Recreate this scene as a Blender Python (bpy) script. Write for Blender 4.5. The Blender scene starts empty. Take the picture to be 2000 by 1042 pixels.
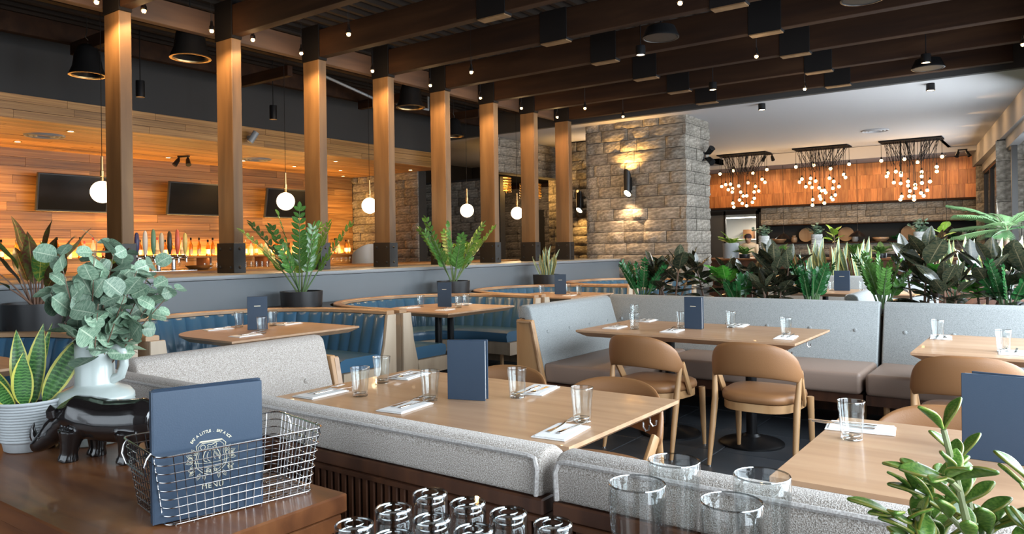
import bpy, bmesh, math, random
from mathutils import Vector, Matrix
RND = random.Random(11)
SC = bpy.context.scene
COL = SC.collection
PI = math.pi

# ------------------------------------------------------------------ camera, sky, sun, big lights, exposure
HEAD = math.radians(35.96)                       # heading from the +X axis
ROLL = 0.0135
fw = Vector((math.cos(HEAD), math.sin(HEAD), 0))
rt = Vector((math.sin(HEAD), -math.cos(HEAD), 0))
up = Vector((0, 0, 1))
cx_ = rt * math.cos(ROLL) - up * math.sin(ROLL)
cy_ = rt * math.sin(ROLL) + up * math.cos(ROLL)
cam = bpy.data.cameras.new('camera')
cam.sensor_width = 36; cam.lens = 26.1; cam.shift_y = -0.019; cam.clip_start = 0.05; cam.clip_end = 200
co = bpy.data.objects.new('camera', cam); COL.objects.link(co)
m = Matrix((cx_, cy_, -fw)).transposed().to_4x4(); m.translation = (0, 0, 1.37)
co.matrix_world = m
SC.camera = co

world = bpy.data.worlds.new('world'); SC.world = world; world.use_nodes = True
wn = world.node_tree; wn.nodes.clear()
wo = wn.nodes.new('ShaderNodeOutputWorld'); wb = wn.nodes.new('ShaderNodeBackground')
wb.inputs[0].default_value = (0.80, 0.90, 1.0, 1); wb.inputs[1].default_value = 1.3
wn.links.new(wb.outputs[0], wo.inputs[0])

vs = SC.view_settings
vs.view_transform = 'Standard'; vs.look = 'None'; vs.exposure = 0.0; vs.gamma = 1.0; vs.use_curve_mapping = False

def area(name, loc, aim, sx, sy, power, col, spread=180):
    l = bpy.data.lights.new(name, 'AREA'); l.shape = 'RECTANGLE'; l.size = sx; l.size_y = sy
    l.energy = power; l.color = col; l.spread = math.radians(spread)
    o = bpy.data.objects.new(name, l); COL.objects.link(o); o.location = loc
    d = Vector(aim); o.rotation_euler = d.to_track_quat('-Z', 'Y').to_euler(); return o
def spot(name, loc, aim, power, col, angle=70, blend=.6, r=.03):
    l = bpy.data.lights.new(name, 'SPOT'); l.energy = power; l.color = col; l.spot_size = math.radians(angle)
    l.spot_blend = blend; l.shadow_soft_size = r
    o = bpy.data.objects.new(name, l); COL.objects.link(o); o.location = loc
    o.rotation_euler = Vector(aim).to_track_quat('-Z', 'Y').to_euler(); return o
def point(name, loc, power, col, r=.05):
    l = bpy.data.lights.new(name, 'POINT'); l.energy = power; l.color = col; l.shadow_soft_size = r
    o = bpy.data.objects.new(name, l); COL.objects.link(o); o.location = loc; return o
DAY = (0.80, 0.91, 1.0); WARM = (1.0, 0.62, 0.28); AMBER = (1.0, 0.56, 0.16)
# daylight coming through the long window wall (its line drifts by 0.135 per metre)
for wx in (1.6, 5.1, 8.6, 12.0):
    area('window_daylight', (wx, .135*wx - 1.42, 1.75), (-.135 if wx < 10 else .35, 1, -.14), 3.0, 2.3, 255 if wx < 10 else 330, DAY)
area('window_daylight', (17.6, .135*17.6 - 1.42, 1.75), (-.135, 1, -.10), 3.6, 2.3, 220, DAY)
# daylight from the glazed entrance behind the camera
area('window_daylight', (-1.75, 2.2, 1.8), (1, .15, -.22), 4.5, 2.0, 40, DAY, 150)

# ------------------------------------------------------------------ mesh helpers
class MB:
    def __init__(s): s.bm = bmesh.new()
    def box(s, x0, y0, z0, x1, y1, z1, bev=0, seg=2):
        r = bmesh.ops.create_cube(s.bm, size=1)
        for v in r['verts']:
            v.co = Vector((x0+(v.co.x+.5)*(x1-x0), y0+(v.co.y+.5)*(y1-y0), z0+(v.co.z+.5)*(z1-z0)))
        if bev:
            es = list({e for v in r['verts'] for e in v.link_edges})
            bmesh.ops.bevel(s.bm, geom=es, offset=bev, segments=seg, affect='EDGES', profile=.5)
        return s
    def obox(s, c, sx, sy, sz, rz=0, bev=0, rot=None):       # box by centre, turned
        n0 = len(s.bm.verts); s.bm.verts.ensure_lookup_table()
        before = set(s.bm.verts)
        s.box(-sx/2, -sy/2, -sz/2, sx/2, sy/2, sz/2, bev)
        M = (rot.to_4x4() if rot is not None else Matrix.Rotation(rz, 4, 'Z'))
        for v in s.bm.verts:
            if v not in before: v.co = M @ v.co + Vector(c)
        return s
    def bar(s, p, q, w, h=None, bev=0):                      # square bar between two points
        p, q = Vector(p), Vector(q); d = q-p; L = d.length
        rot = d.to_track_quat('X', 'Z').to_matrix()
        return s.obox((p+q)/2, L, w, h or w, rot=rot, bev=bev)
    def prism(s, pts, z0, z1, axis='z', bev=0):              # polygon extruded along an axis
        def P(a, b, c): return {'z': (a, b, c), 'y': (a, c, b), 'x': (c, a, b)}[axis]
        A = [s.bm.verts.new(P(a, b, z0)) for a, b in pts]; B = [s.bm.verts.new(P(a, b, z1)) for a, b in pts]
        n = len(pts); fs = [s.bm.faces.new(A[::-1]), s.bm.faces.new(B)]
        for i in range(n): fs.append(s.bm.faces.new((A[i], A[(i+1) % n], B[(i+1) % n], B[i])))
        bmesh.ops.recalc_face_normals(s.bm, faces=fs)
        if bev:
            es = list({e for f in fs for e in f.edges})
            bmesh.ops.bevel(s.bm, geom=es, offset=bev, segments=2, affect='EDGES', profile=.5)
        return s
    def lathe(s, prof, n=24, c=(0, 0, 0), closed=False, flute=0, flz=None):
        rings = []
        for r, z in prof:
            if r < 1e-5: rings.append([s.bm.verts.new((c[0], c[1], c[2]+z))])
            else:
                ring = []
                for i in range(n):
                    a = 2*PI*i/n; rr = r
                    if flute and (flz is None or flz[0] <= z <= flz[1]): rr = r*(1-flute*(i % 2))
                    ring.append(s.bm.verts.new((c[0]+rr*math.cos(a), c[1]+rr*math.sin(a), c[2]+z)))
                rings.append(ring)
        pr = list(zip(rings, rings[1:]))
        if closed: pr.append((rings[-1], rings[0]))
        for a, b in pr:
            for i in range(n):
                j = (i+1) % n
                if len(a) == 1 and len(b) == 1: continue
                if len(a) == 1: s.bm.faces.new((a[0], b[j], b[i]))
                elif len(b) == 1: s.bm.faces.new((a[i], a[j], b[0]))
                else: s.bm.faces.new((a[i], a[j], b[j], b[i]))
        return s
    def tube(s, pts, rad, n=8, cap=True, closed=False):
        pts = [Vector(p) for p in pts]; m = len(pts)
        rs = rad if isinstance(rad, (list, tuple)) else [rad]*m
        rings = []; prev = None
        for i, p in enumerate(pts):
            if closed: t = pts[(i+1) % m]-pts[i-1]
            else: t = pts[min(i+1, m-1)]-pts[max(i-1, 0)]
            t.normalize()
            if prev is None:
                a = Vector((0, 0, 1)) if abs(t.z) < .9 else Vector((1, 0, 0)); u = t.cross(a).normalized()
            else: u = (prev - t*prev.dot(t)).normalized()
            prev = u; w = t.cross(u)
            rings.append([s.bm.verts.new(p+(u*math.cos(2*PI*k/n)+w*math.sin(2*PI*k/n))*rs[i]) for k in range(n)])
        pr = list(zip(rings, rings[1:]))
        if closed: pr.append((rings[-1], rings[0]))
        for a, b in pr:
            for k in range(n): s.bm.faces.new((a[k], a[(k+1) % n], b[(k+1) % n], b[k]))
        if cap and not closed: s.bm.faces.new(rings[0][::-1]); s.bm.faces.new(rings[-1])
        return s
    def grid(s, fn, nu, nv, closeu=False):
        V = [[s.bm.verts.new(fn(i/nu, j/nv)) for j in range(nv+1)] for i in range(nu+(0 if closeu else 1))]
        k = len(V)
        for i in range(nu):
            for j in range(nv):
                s.bm.faces.new((V[i][j], V[(i+1) % k][j], V[(i+1) % k][j+1], V[i][j+1]))
        return V
    def ball(s, c, r, u=12, v=8, sc=(1, 1, 1)):
        rr = bmesh.ops.create_uvsphere(s.bm, u_segments=u, v_segments=v, radius=1)
        for w in rr['verts']: w.co = Vector((c[0]+w.co.x*r*sc[0], c[1]+w.co.y*r*sc[1], c[2]+w.co.z*r*sc[2]))
        return s
    def sweep(s, path, prof, capends=True):                  # path of (point, inward normal); prof of (inward offset, z)
        rings = []
        for it in path:
            P, N = it[0], it[1]
            rings.append([s.bm.verts.new((P[0]+N[0]*o, P[1]+N[1]*o, z)) for o, z in (prof(it) if callable(prof) else prof)])
        n = len(rings[0]); fs = []
        for a, b in zip(rings, rings[1:]):
            for k in range(n): fs.append(s.bm.faces.new((a[k], a[(k+1) % n], b[(k+1) % n], b[k])))
        if capends: fs.append(s.bm.faces.new(rings[0][::-1])); fs.append(s.bm.faces.new(rings[-1]))
        bmesh.ops.recalc_face_normals(s.bm, faces=fs); return s
    def mesh(s, name, mat, smooth=True, angle=35):
        me = bpy.data.meshes.new(name); s.bm.normal_update(); s.bm.to_mesh(me); s.bm.free()
        if mat: me.materials.append(mat)
        if smooth:
            for p in me.polygons: p.use_smooth = True
            me.set_sharp_from_angle(angle=math.radians(angle))
        return me
    def build(s, name, mat, parent=None, loc=None, smooth=True, angle=35):
        return link(name, s.mesh(name, mat, smooth, angle), parent, loc)

def link(name, me, parent=None, loc=None, rot=None, scale=None):
    o = bpy.data.objects.new(name, me); COL.objects.link(o)
    if parent: o.parent = parent
    if loc is not None: o.location = loc
    if rot is not None: o.rotation_euler = rot
    if scale is not None: o.scale = scale
    return o
def tag(o, label, cat, group=None):
    o['label'] = label; o['category'] = cat
    if group: o['group'] = group
    return o
def thing(name, label, cat, loc=(0, 0, 0), rz=0, group=None):
    o = bpy.data.objects.new(name, None); o.empty_display_size = .1; COL.objects.link(o)
    o.location = loc; o.rotation_euler = (0, 0, rz); return tag(o, label, cat, group)
def struct(o): o['kind'] = 'structure'; return o
CH = {}
def dup(o, loc=None, rz=None, label=None, parent=None, root=True):
    c = o.copy(); COL.objects.link(c)
    if parent: c.parent = parent
    if loc is not None: c.location = loc
    if rz is not None: c.rotation_euler = (0, 0, rz)
    if label: c['label'] = label
    for k in list(o.children): dup(k, parent=c, root=False)
    return c

# ------------------------------------------------------------------ materials
def nmat(name):
    m = bpy.data.materials.new(name); m.use_nodes = True; nt = m.node_tree; b = nt.nodes['Principled BSDF']
    return m, nt, b
def lk(nt, a, b): nt.links.new(a, b)
def plain(name, col, rough=.5, metal=0, spec=.5, bump=0, bscale=60, trans=0, ior=1.45, coat=0):
    m, nt, b = nmat(name)
    b.inputs['Base Color'].default_value = (*col, 1); b.inputs['Roughness'].default_value = rough
    b.inputs['Metallic'].default_value = metal; b.inputs['Specular IOR Level'].default_value = spec
    b.inputs['Transmission Weight'].default_value = trans; b.inputs['IOR'].default_value = ior
    b.inputs['Coat Weight'].default_value = coat
    if bump:
        tc = nt.nodes.new('ShaderNodeTexCoord'); n = nt.nodes.new('ShaderNodeTexNoise'); n.inputs['Scale'].default_value = bscale
        n.inputs['Detail'].default_value = 4; bp = nt.nodes.new('ShaderNodeBump'); bp.inputs['Strength'].default_value = bump; bp.inputs['Distance'].default_value = .01
        lk(nt, tc.outputs['Object'], n.inputs['Vector']); lk(nt, n.outputs[0], bp.inputs['Height']); lk(nt, bp.outputs[0], b.inputs['Normal'])
    return m
def emit(name, col, st):
    m, nt, b = nmat(name); b.inputs['Base Color'].default_value = (*col, 1)
    b.inputs['Emission Color'].default_value = (*col, 1); b.inputs['Emission Strength'].default_value = st; return m
def ramp(nt, cols):
    r = nt.nodes.new('ShaderNodeValToRGB'); e = r.color_ramp.elements
    for i, (p, c) in enumerate(cols):
        x = e[i] if i < 2 else e.new(p)
        x.position = p; x.color = (*c, 1)
    return r
def wood(name, cols, scale=(2, 22, 22), rough=.45, vary=.25, bump=.12, coat=0, detail=6, dist=.4):
    m, nt, b = nmat(name); N = nt.nodes.new
    tc = N('ShaderNodeTexCoord'); oi = N('ShaderNodeObjectInfo'); ma = N('ShaderNodeVectorMath'); ma.operation = 'MULTIPLY'
    ma.inputs[1].default_value = scale
    off = N('ShaderNodeMath'); off.operation = 'MULTIPLY'; off.inputs[1].default_value = 57
    ad = N('ShaderNodeVectorMath'); ad.operation = 'ADD'
    no = N('ShaderNodeTexNoise'); no.inputs['Scale'].default_value = 1; no.inputs['Detail'].default_value = detail; no.inputs['Distortion'].default_value = dist
    lk(nt, tc.outputs['Object'], ma.inputs[0]); lk(nt, oi.outputs['Random'], off.inputs[0])
    lk(nt, ma.outputs[0], ad.inputs[0]); lk(nt, off.outputs[0], ad.inputs[1]); lk(nt, ad.outputs[0], no.inputs['Vector'])
    n = len(cols); rp = ramp(nt, [(.25+.5*i/(n-1), c) for i, c in enumerate(cols)])
    lk(nt, no.outputs[0], rp.inputs[0])
    hs = N('ShaderNodeHueSaturation'); mr = N('ShaderNodeMapRange'); mr.inputs[3].default_value = 1-vary; mr.inputs[4].default_value = 1+vary
    lk(nt, oi.outputs['Random'], mr.inputs[0]); lk(nt, mr.outputs[0], hs.inputs['Value']); lk(nt, rp.outputs[0], hs.inputs['Color'])
    lk(nt, hs.outputs[0], b.inputs['Base Color']); b.inputs['Roughness'].default_value = rough; b.inputs['Coat Weight'].default_value = coat
    if bump:
        bp = N('ShaderNodeBump'); bp.inputs['Strength'].default_value = bump; bp.inputs['Distance'].default_value = .004
        lk(nt, no.outputs[0], bp.inputs['Height']); lk(nt, bp.outputs[0], b.inputs['Normal'])
    return m
def speck(name, cols, scale, rough=.9, bump=.5, dist=.01, detail=2, sheen=0, vary=0):
    m, nt, b = nmat(name); N = nt.nodes.new
    tc = N('ShaderNodeTexCoord'); no = N('ShaderNodeTexNoise'); no.inputs['Scale'].default_value = scale; no.inputs['Detail'].default_value = detail
    lk(nt, tc.outputs['Object'], no.inputs['Vector']); n = len(cols)
    rp = ramp(nt, [(.3+.4*i/(n-1), c) for i, c in enumerate(cols)]); lk(nt, no.outputs[0], rp.inputs[0])
    out = rp.outputs[0]
    if vary:
        oi = N('ShaderNodeObjectInfo'); hs = N('ShaderNodeHueSaturation'); mr = N('ShaderNodeMapRange'); mr.inputs[3].default_value = 1-vary; mr.inputs[4].default_value = 1+vary
        lk(nt, oi.outputs['Random'], mr.inputs[0]); lk(nt, mr.outputs[0], hs.inputs['Value']); lk(nt, out, hs.inputs['Color']); out = hs.outputs[0]
    lk(nt, out, b.inputs['Base Color']); b.inputs['Roughness'].default_value = rough; b.inputs['Sheen Weight'].default_value = sheen
    bp = N('ShaderNodeBump'); bp.inputs['Strength'].default_value = bump; bp.inputs['Distance'].default_value = dist
    lk(nt, no.outputs[0], bp.inputs['Height']); lk(nt, bp.outputs[0], b.inputs['Normal']); return m
def leafmat(name, dark, light, edge=None, ew=.1, rib=None, rough=.35, spot_=None, vary=.2):
    # u across the blade, v along it
    m, nt, b = nmat(name); N = nt.nodes.new
    uv = N('ShaderNodeUVMap'); sp = N('ShaderNodeSeparateXYZ'); lk(nt, uv.outputs[0], sp.inputs[0])
    no = N('ShaderNodeTexNoise'); no.inputs['Scale'].default_value = 5; no.inputs['Detail'].default_value = 3
    sc = N('ShaderNodeVectorMath'); sc.operation = 'MULTIPLY'; sc.inputs[1].default_value = (1, 4, 1)
    oi = N('ShaderNodeObjectInfo'); ad = N('ShaderNodeVectorMath'); ad.operation = 'ADD'; o9 = N('ShaderNodeMath'); o9.operation = 'MULTIPLY'; o9.inputs[1].default_value = 30
    lk(nt, oi.outputs['Random'], o9.inputs[0]); lk(nt, uv.outputs[0], sc.inputs[0]); lk(nt, sc.outputs[0], ad.inputs[0]); lk(nt, o9.outputs[0], ad.inputs[1]); lk(nt, ad.outputs[0], no.inputs['Vector'])
    rp = ramp(nt, [(.4, dark), (.62, light)]); lk(nt, no.outputs[0], rp.inputs[0]); out = rp.outputs[0]
    d = N('ShaderNodeMath'); d.operation = 'SUBTRACT'; d.inputs[1].default_value = .5; lk(nt, sp.outputs[0], d.inputs[0])
    ab = N('ShaderNodeMath'); ab.operation = 'ABSOLUTE'; lk(nt, d.outputs[0], ab.inputs[0])
    def over(out, op, thr, col):
        g = N('ShaderNodeMath'); g.operation = op; g.inputs[1].default_value = thr; lk(nt, ab.outputs[0], g.inputs[0])
        mx = N('ShaderNodeMix'); mx.data_type = 'RGBA'; lk(nt, g.outputs[0], mx.inputs[0]); lk(nt, out, mx.inputs[6]); mx.inputs[7].default_value = (*col, 1); return mx.outputs[2]
    if spot_:
        wv = N('ShaderNodeTexWave'); wv.wave_type = 'BANDS'; wv.bands_direction = 'Y'; wv.inputs['Scale'].default_value = 6; wv.inputs['Distortion'].default_value = 3
        lk(nt, uv.outputs[0], wv.inputs['Vector']); g = N('ShaderNodeMath'); g.operation = 'GREATER_THAN'; g.inputs[1].default_value = .72; lk(nt, wv.outputs['Fac'], g.inputs[0])
        mx = N('ShaderNodeMix'); mx.data_type = 'RGBA'; lk(nt, g.outputs[0], mx.inputs[0]); lk(nt, out, mx.inputs[6]); mx.inputs[7].default_value = (*spot_, 1); out = mx.outputs[2]
    if rib: out = over(out, 'LESS_THAN', .025, rib)
    if edge: out = over(out, 'GREATER_THAN', .5-ew, edge)
    hs = N('ShaderNodeHueSaturation'); mr = N('ShaderNodeMapRange'); mr.inputs[3].default_value = 1-vary; mr.inputs[4].default_value = 1+vary
    lk(nt, oi.outputs['Random'], mr.inputs[0]); lk(nt, mr.outputs[0], hs.inputs['Value']); lk(nt, out, hs.inputs['Color'])
    lk(nt, hs.outputs[0], b.inputs['Base Color']); b.inputs['Roughness'].default_value = rough
    return m

M = {}
M['post'] = wood('post_timber', [(.075, .038, .014), (.135, .070, .026), (.19, .105, .042)], (7, 7, .8), .62, .12, .25)
M['beam'] = wood('beam_timber', [(.012, .005, .003), (.022, .009, .004), (.036, .016, .007)], (8, .8, 8), .75, .12, .15)
M['beam'].node_tree.nodes['Principled BSDF'].inputs['Specular IOR Level'].default_value = .15
M['midwood'] = wood('header_timber', [(.035, .016, .007), (.065, .03, .013), (.10, .05, .022)], (.8, 8, 8), .7, .12, .15)
M['steel'] = plain('dark_steel', (.035, .033, .032), .45, .7, bump=.05, bscale=30)
M['black'] = plain('black_paint', (.005, .004, .004), .7, spec=.2)
M['blackmetal'] = plain('black_metal', (.012, .012, .013), .35, .5)
M['deck'] = plain('dark_deck', (.020, .013, .009), .75, 0, .2)
M['bulkhead'] = plain('charcoal_plaster', (.028, .026, .025), .8, bump=.1, bscale=4)
M['halfwall'] = plain('slate_paint', (.125, .14, .152), .45, bump=.03, bscale=3)
M['ledge'] = plain('ledge_paint', (.22, .23, .24), .35)
M['white'] = plain('ceiling_white', (.33, .315, .315), .85)
M['plank'] = wood('bar_plank', [(.15, .062, .015), (.30, .14, .036), (.45, .24, .075)], (1.2, 5, 5), .42, .30, .1)
M['kplank'] = wood('kitchen_plank', [(.24, .075, .02), (.40, .14, .04), (.54, .23, .07)], (4, 4, 1.0), .45, .26, .1)
M['stone'] = speck('split_stone', [(.10, .085, .068), (.19, .165, .135), (.30, .268, .225)], 6, .92, .55, .03, 5, vary=.24)
M['stoneback'] = plain('stone_joint', (.03, .027, .024), .95)
M['floor'] = speck('slate_floor', [(.030, .034, .040), (.042, .047, .054)], 5, .42, .15, .004, 4, vary=.12)
M['floorjoint'] = plain('floor_joint', (.012, .013, .015), .8)
M['glassw'] = plain('window_glass', (1, 1, 1), 0, 0, .5, trans=1, ior=1.05)
def thin_glass(name, tint=(.97, .985, .985), lo=.05, hi=.8):
    m, nt, b = nmat(name); nt.nodes.remove(b); N = nt.nodes.new
    t = N('ShaderNodeBsdfTransparent'); t.inputs[0].default_value = (*tint, 1); g = N('ShaderNodeBsdfGlossy'); g.inputs['Roughness'].default_value = .03
    w = N('ShaderNodeLayerWeight'); w.inputs[0].default_value = .5; pw = N('ShaderNodeMath'); pw.operation = 'POWER'; pw.inputs[1].default_value = 3.5
    f = N('ShaderNodeMapRange'); f.inputs[3].default_value = lo; f.inputs[4].default_value = hi; lk(nt, w.outputs['Facing'], pw.inputs[0]); lk(nt, pw.outputs[0], f.inputs[0]); mx = N('ShaderNodeMixShader')
    lk(nt, f.outputs[0], mx.inputs[0]); lk(nt, t.outputs[0], mx.inputs[1]); lk(nt, g.outputs[0], mx.inputs[2]); lk(nt, mx.outputs[0], nt.nodes['Material Output'].inputs[0]); return m
M['glass'] = thin_glass('clear_glass')
M['glassrim'] = thin_glass('thick_glass_edge', (.88, .91, .92), .30, .95)
M['frame'] = plain('bronze_frame', (.03, .027, .025), .4, .6)
M['oak'] = wood('oak_top', [(.36, .205, .115), (.44, .265, .155), (.50, .32, .195)], (16, 1.3, 16), .38, .05, .05, coat=.15)
M['oakx'] = wood('oak_rail', [(.30, .155, .065), (.42, .235, .105), (.50, .30, .145)], (9, 9, 1.1), .45, .06, .08)
M['paleoak'] = wood('pale_oak', [(.34, .25, .17), (.44, .34, .24), (.50, .39, .28)], (9, 9, 1.1), .5, .06, .08)
M['rail'] = wood('booth_rail_wood', [(.22, .11, .05), (.36, .21, .11), (.46, .29, .16)], (3, 3, 9), .42, .06, .05)
M['walnut'] = wood('walnut', [(.065, .020, .007), (.15, .052, .017), (.25, .10, .033)], (9, 1.4, 9), .36, .06, .06, coat=.1, dist=1.2)
M['walnutdark'] = wood('walnut_panel', [(.03, .011, .006), (.07, .026, .012), (.11, .042, .018)], (14, 14, 1.2), .45, .10, .08)
M['tan'] = plain('tan_leather', (.265, .125, .052), .42, bump=.08, bscale=220)
M['taupe'] = plain('taupe_leather', (.27, .19, .15), .40, bump=.08, bscale=160)
M['blue'] = plain('blue_leather', (.042, .108, .180), .30, bump=.06, bscale=160, coat=.1)
M['boucle'] = speck('boucle_fabric', [(.20, .168, .138), (.385, .335, .295), (.60, .56, .525)], 380, .95, .6, .004, 1, sheen=.15)
M['wool'] = speck('wool_fabric', [(.19, .205, .205), (.265, .28, .28), (.33, .345, .345)], 200, .95, .25, .002, 2, sheen=.15)
M['piping'] = speck('fabric_piping', [(.30, .27, .25), (.50, .47, .45)], 200, .95, .4, .003)
M['linen'] = plain('white_linen', (.80, .79, .78), .8, bump=.1, bscale=90)
M['silver'] = plain('cutlery_steel', (.62, .60, .58), .2, 1)
M['navy'] = plain('navy_cover', (.026, .046, .078), .42, bump=.03, bscale=300)
M['paper'] = plain('menu_paper', (.62, .60, .57), .8)
M['foil'] = plain('pale_gold_print', (.72, .66, .50), .4, .3)
M['globe'] = emit('opal_globe', (1.0, .78, .50), 4.5)
M['bulb'] = emit('warm_bulb', (1.0, .64, .26), 15)
M['disc'] = emit('downlight_disc', (1.0, .75, .45), 14)
M['tube'] = emit('kitchen_tube', (1.0, .93, .80), 8)
M['brass'] = plain('brushed_brass', (.55, .38, .18), .35, 1)
M['tv'] = plain('tv_screen', (.012, .012, .012), .12, 0, .6)
M['tvframe'] = plain('tv_frame', (.03, .03, .03), .4)
M['chrome'] = plain('chrome', (.58, .57, .57), .18, 1)
# ================================================================== THE ROOM
def sbox(name, mat, x0, y0, z0, x1, y1, z1, bev=0):
    return struct(MB().box(x0, y0, z0, x1, y1, z1, bev).build(name, mat, smooth=bool(bev)))
# floor of slate tiles with recessed joints
floor = sbox('floor', M['floorjoint'], -2, -3, -.2, 23, 14, -.006)
tm = MB().box(-.297, -.297, -.03, .297, .297, 0, .004, 1).mesh('tile', M['floor'])
for i in range(13):
    for j in range(11):
        link('tile', tm, floor, (.9+.6*i, -.3+.6*j, RND.uniform(-.0012, 0)))
far_floor = MB()
for i in range(25):
    for j in range(24):
        x, y = -1.5+1.0*i, -2.5+.7*j
        if not (x < 8.6 and y < 6.2 and y > -.5 and x > .8): far_floor.box(x-.49, y-.34, -.03, x+.49, y+.34, 0)
ft = far_floor.build('floor_tiling', M['floor'], floor, smooth=False); ft['kind'] = 'stuff'

# half wall that carries the timber colonnade, with a painted ledge
half = struct(MB().box(-1.6, 6.32, 0, 12.35, 7.25, 1.10).build('wall_half', M['halfwall'], smooth=False))
MB().box(-1.6, 6.29, 1.105, 12.35, 7.28, 1.145, .006).build('ledge', M['ledge'], half)
# outer walls
sbox('wall_north', M['stoneback'], -2, 13.03, 0, 23, 13.2, 4.4)
sbox('wall_west', M['bulkhead'], -2.2, 5.2, 0, -2, 13.2, 4.4)
sbox('wall_west', M['bulkhead'], -2.2, -3, 0, -2, -.6, 4.4)
sbox('wall_west', M['bulkhead'], -2.2, -.6, 3.0, -2, 5.2, 4.4)
sbox('wall_east', M['stoneback'], 21.62, 8.3, 0, 21.8, 13.2, 4.4)
# window wall along the daylight side: sill, head and mullions with clear panes
def sy(x): return .135*x - 1.5
ang = math.atan(.135)
def wbox(name, mat, xa, xb, z0, z1, t=.12, dy=0):
    a = MB().bar((xa, sy(xa)-.1+dy, (z0+z1)/2), (xb, sy(xb)-.1+dy, (z0+z1)/2), t, z1-z0)
    return a.build(name, mat, smooth=False)
struct(wbox('wall_south', M['bulkhead'], -2, 22.5, 0, .45, .14))
struct(wbox('wall_south', M['white'], -2, 22.5, 3.02, 4.4, .14))
for k, (xa, xb) in enumerate(((-1.8, 3.3), (3.4, 6.8), (6.9, 10.3), (10.4, 13.7), (15.5, 19.4), (19.5, 22.3))):
    w = wbox('window_%d' % (k+1), M['glassw'], xa, xb, .45, 3.02, .012); struct(w)
    f = MB()
    for x in (xa, xb, (xa+xb)/2):
        f.bar((x-.03, sy(x-.03)-.1, 1.735), (x+.03, sy(x+.03)-.1, 1.735), .09, 2.56)
    for z in (.48, 2.99): f.bar((xa, sy(xa)-.1, z), (xb, sy(xb)-.1, z), .09, .06)
    f.build('window_frame', M['frame'], w, smooth=False)
# glazed west entrance
w = struct(MB().box(-2.05, -.6, 0, -2.04, 5.2, 3.0).build('window_7', M['glassw'], smooth=False))
f = MB()
for y in (-.55, 1.3, 3.2, 5.1): f.box(-2.09, y-.04, 0, -2.0, y+.04, 3.0)
f.box(-2.09, -.6, 2.92, -2.0, 5.2, 3.0); f.box(-2.09, -.6, 0, -2.0, 5.2, .1)
f.build('window_frame', M['frame'], w, smooth=False)

# dark corrugated deck over the dining room and the bar
dk = struct(MB().box(-2, -3, 4.22, 11.72, 13.1, 4.35).build('ceiling', M['deck'], smooth=False))
rb = MB()
for i in range(64):
    y = -2.6+.2*i
    rb.prism([(y-.05, 4.22), (y-.03, 4.15), (y+.03, 4.15), (y+.05, 4.22)], -2, 11.7, axis='x')
r_ = rb.build('deck_rib', M['deck'], dk, smooth=False); r_['kind'] = 'stuff'
# white plaster ceiling over the open kitchen with a lit recess
wc = MB()
wc.box(11.72, -1.5, 3.6, 18.75, 13.1, 3.75); wc.box(18.75, 7.4, 3.6, 20.35, 13.1, 3.75); wc.box(18.75, -1.5, 3.6, 20.35, 1.95, 3.75)
wc.box(20.35, -1.5, 3.49, 21.7, 13.1, 3.9); wc.box(18.7, 1.9, 3.95, 20.4, 7.45, 4.05)
wc.box(18.68, 1.9, 3.6, 18.75, 7.45, 4.0); wc.box(18.7, 7.4, 3.6, 20.4, 7.47, 4.0); wc.box(18.7, 1.88, 3.6, 20.4, 1.95, 4.0)
struct(wc.build('ceiling', M['white'], smooth=False))
sbox('trim_1', M['bulkhead'], 11.62, -1.5, 3.6, 11.72, 13.1, 4.3)
# dropped soffit that runs down the window side
sof = MB(); xs = (11.75, 21.7)
def sl(x): return .293+.1494*(x-13.142)
P = [(xs[0], sl(xs[0])), (xs[1], sl(xs[1])), (xs[1], sl(xs[1])-2.4), (xs[0], sl(xs[0])-2.4)]
sof.prism(P, 3.2, 3.6)
struct(sof.build('trim_2', M['white'], smooth=False))
# charcoal bulkhead over the bar
sbox('trim_3', M['bulkhead'], -2, 10.15, 3.30, 11.7, 10.3, 4.22)

# ------------------------------------------------------------------ planked and stone surfaces
unit = MB().box(-.5, -.5, -.5, .5, .5, .5)
PLK = {}
def plank(parent, mat, c, size, rot=(0, 0, 0)):
    if mat not in PLK:
        PLK[mat] = MB().box(-.5, -.5, -.5, .5, .5, .5).mesh('plank', M[mat], smooth=False)
    return link('plank', PLK[mat], parent, c, rot, size)
def plank_rows(parent, mat, x0, x1, z0, z1, rowh, lens, fn):
    n = max(1, round((z1-z0)/rowh)); h = (z1-z0)/n
    for r in range(n):
        x = x0 - RND.uniform(0, lens[0])
        while x < x1:
            L = RND.uniform(*lens); a, b = max(x, x0), min(x+L, x1)
            if b-a > .02: fn(parent, mat, (a+b)/2, z0+h*(r+.5), b-a-.004, h-.004, RND.uniform(0, .006))
            x += L
# bar back wall, soffit lining and fascia
bw = sbox('wall_bar', M['stoneback'], -2, 13.0, 0, 11.72, 13.03, 3.3)
plank_rows(bw, 'plank', 1.2, 11.66, 1.06, 3.02, .145, (1.1, 2.4),
           lambda p, m, a, z, L, h, t: plank(p, m, (a, 12.985-t/2, z), (L, .03+t, h)))
so = sbox('trim_4', M['stoneback'], -2, 10.15, 3.05, 11.7, 13.0, 3.30)
plank_rows(so, 'plank', 1.2, 11.66, 10.13, 12.97, .16, (1.6, 3.2),
           lambda p, m, a, z, L, h, t: plank(p, m, (a, z, 3.035-t/2), (L, h, .03+t)))
plank_rows(so, 'plank', 1.2, 11.72, 3.02, 3.31, .097, (1.0, 2.2),
           lambda p, m, a, z, L, h, t: plank(p, m, (a, 10.135-t/2, z), (L, .03+t, h)))
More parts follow.
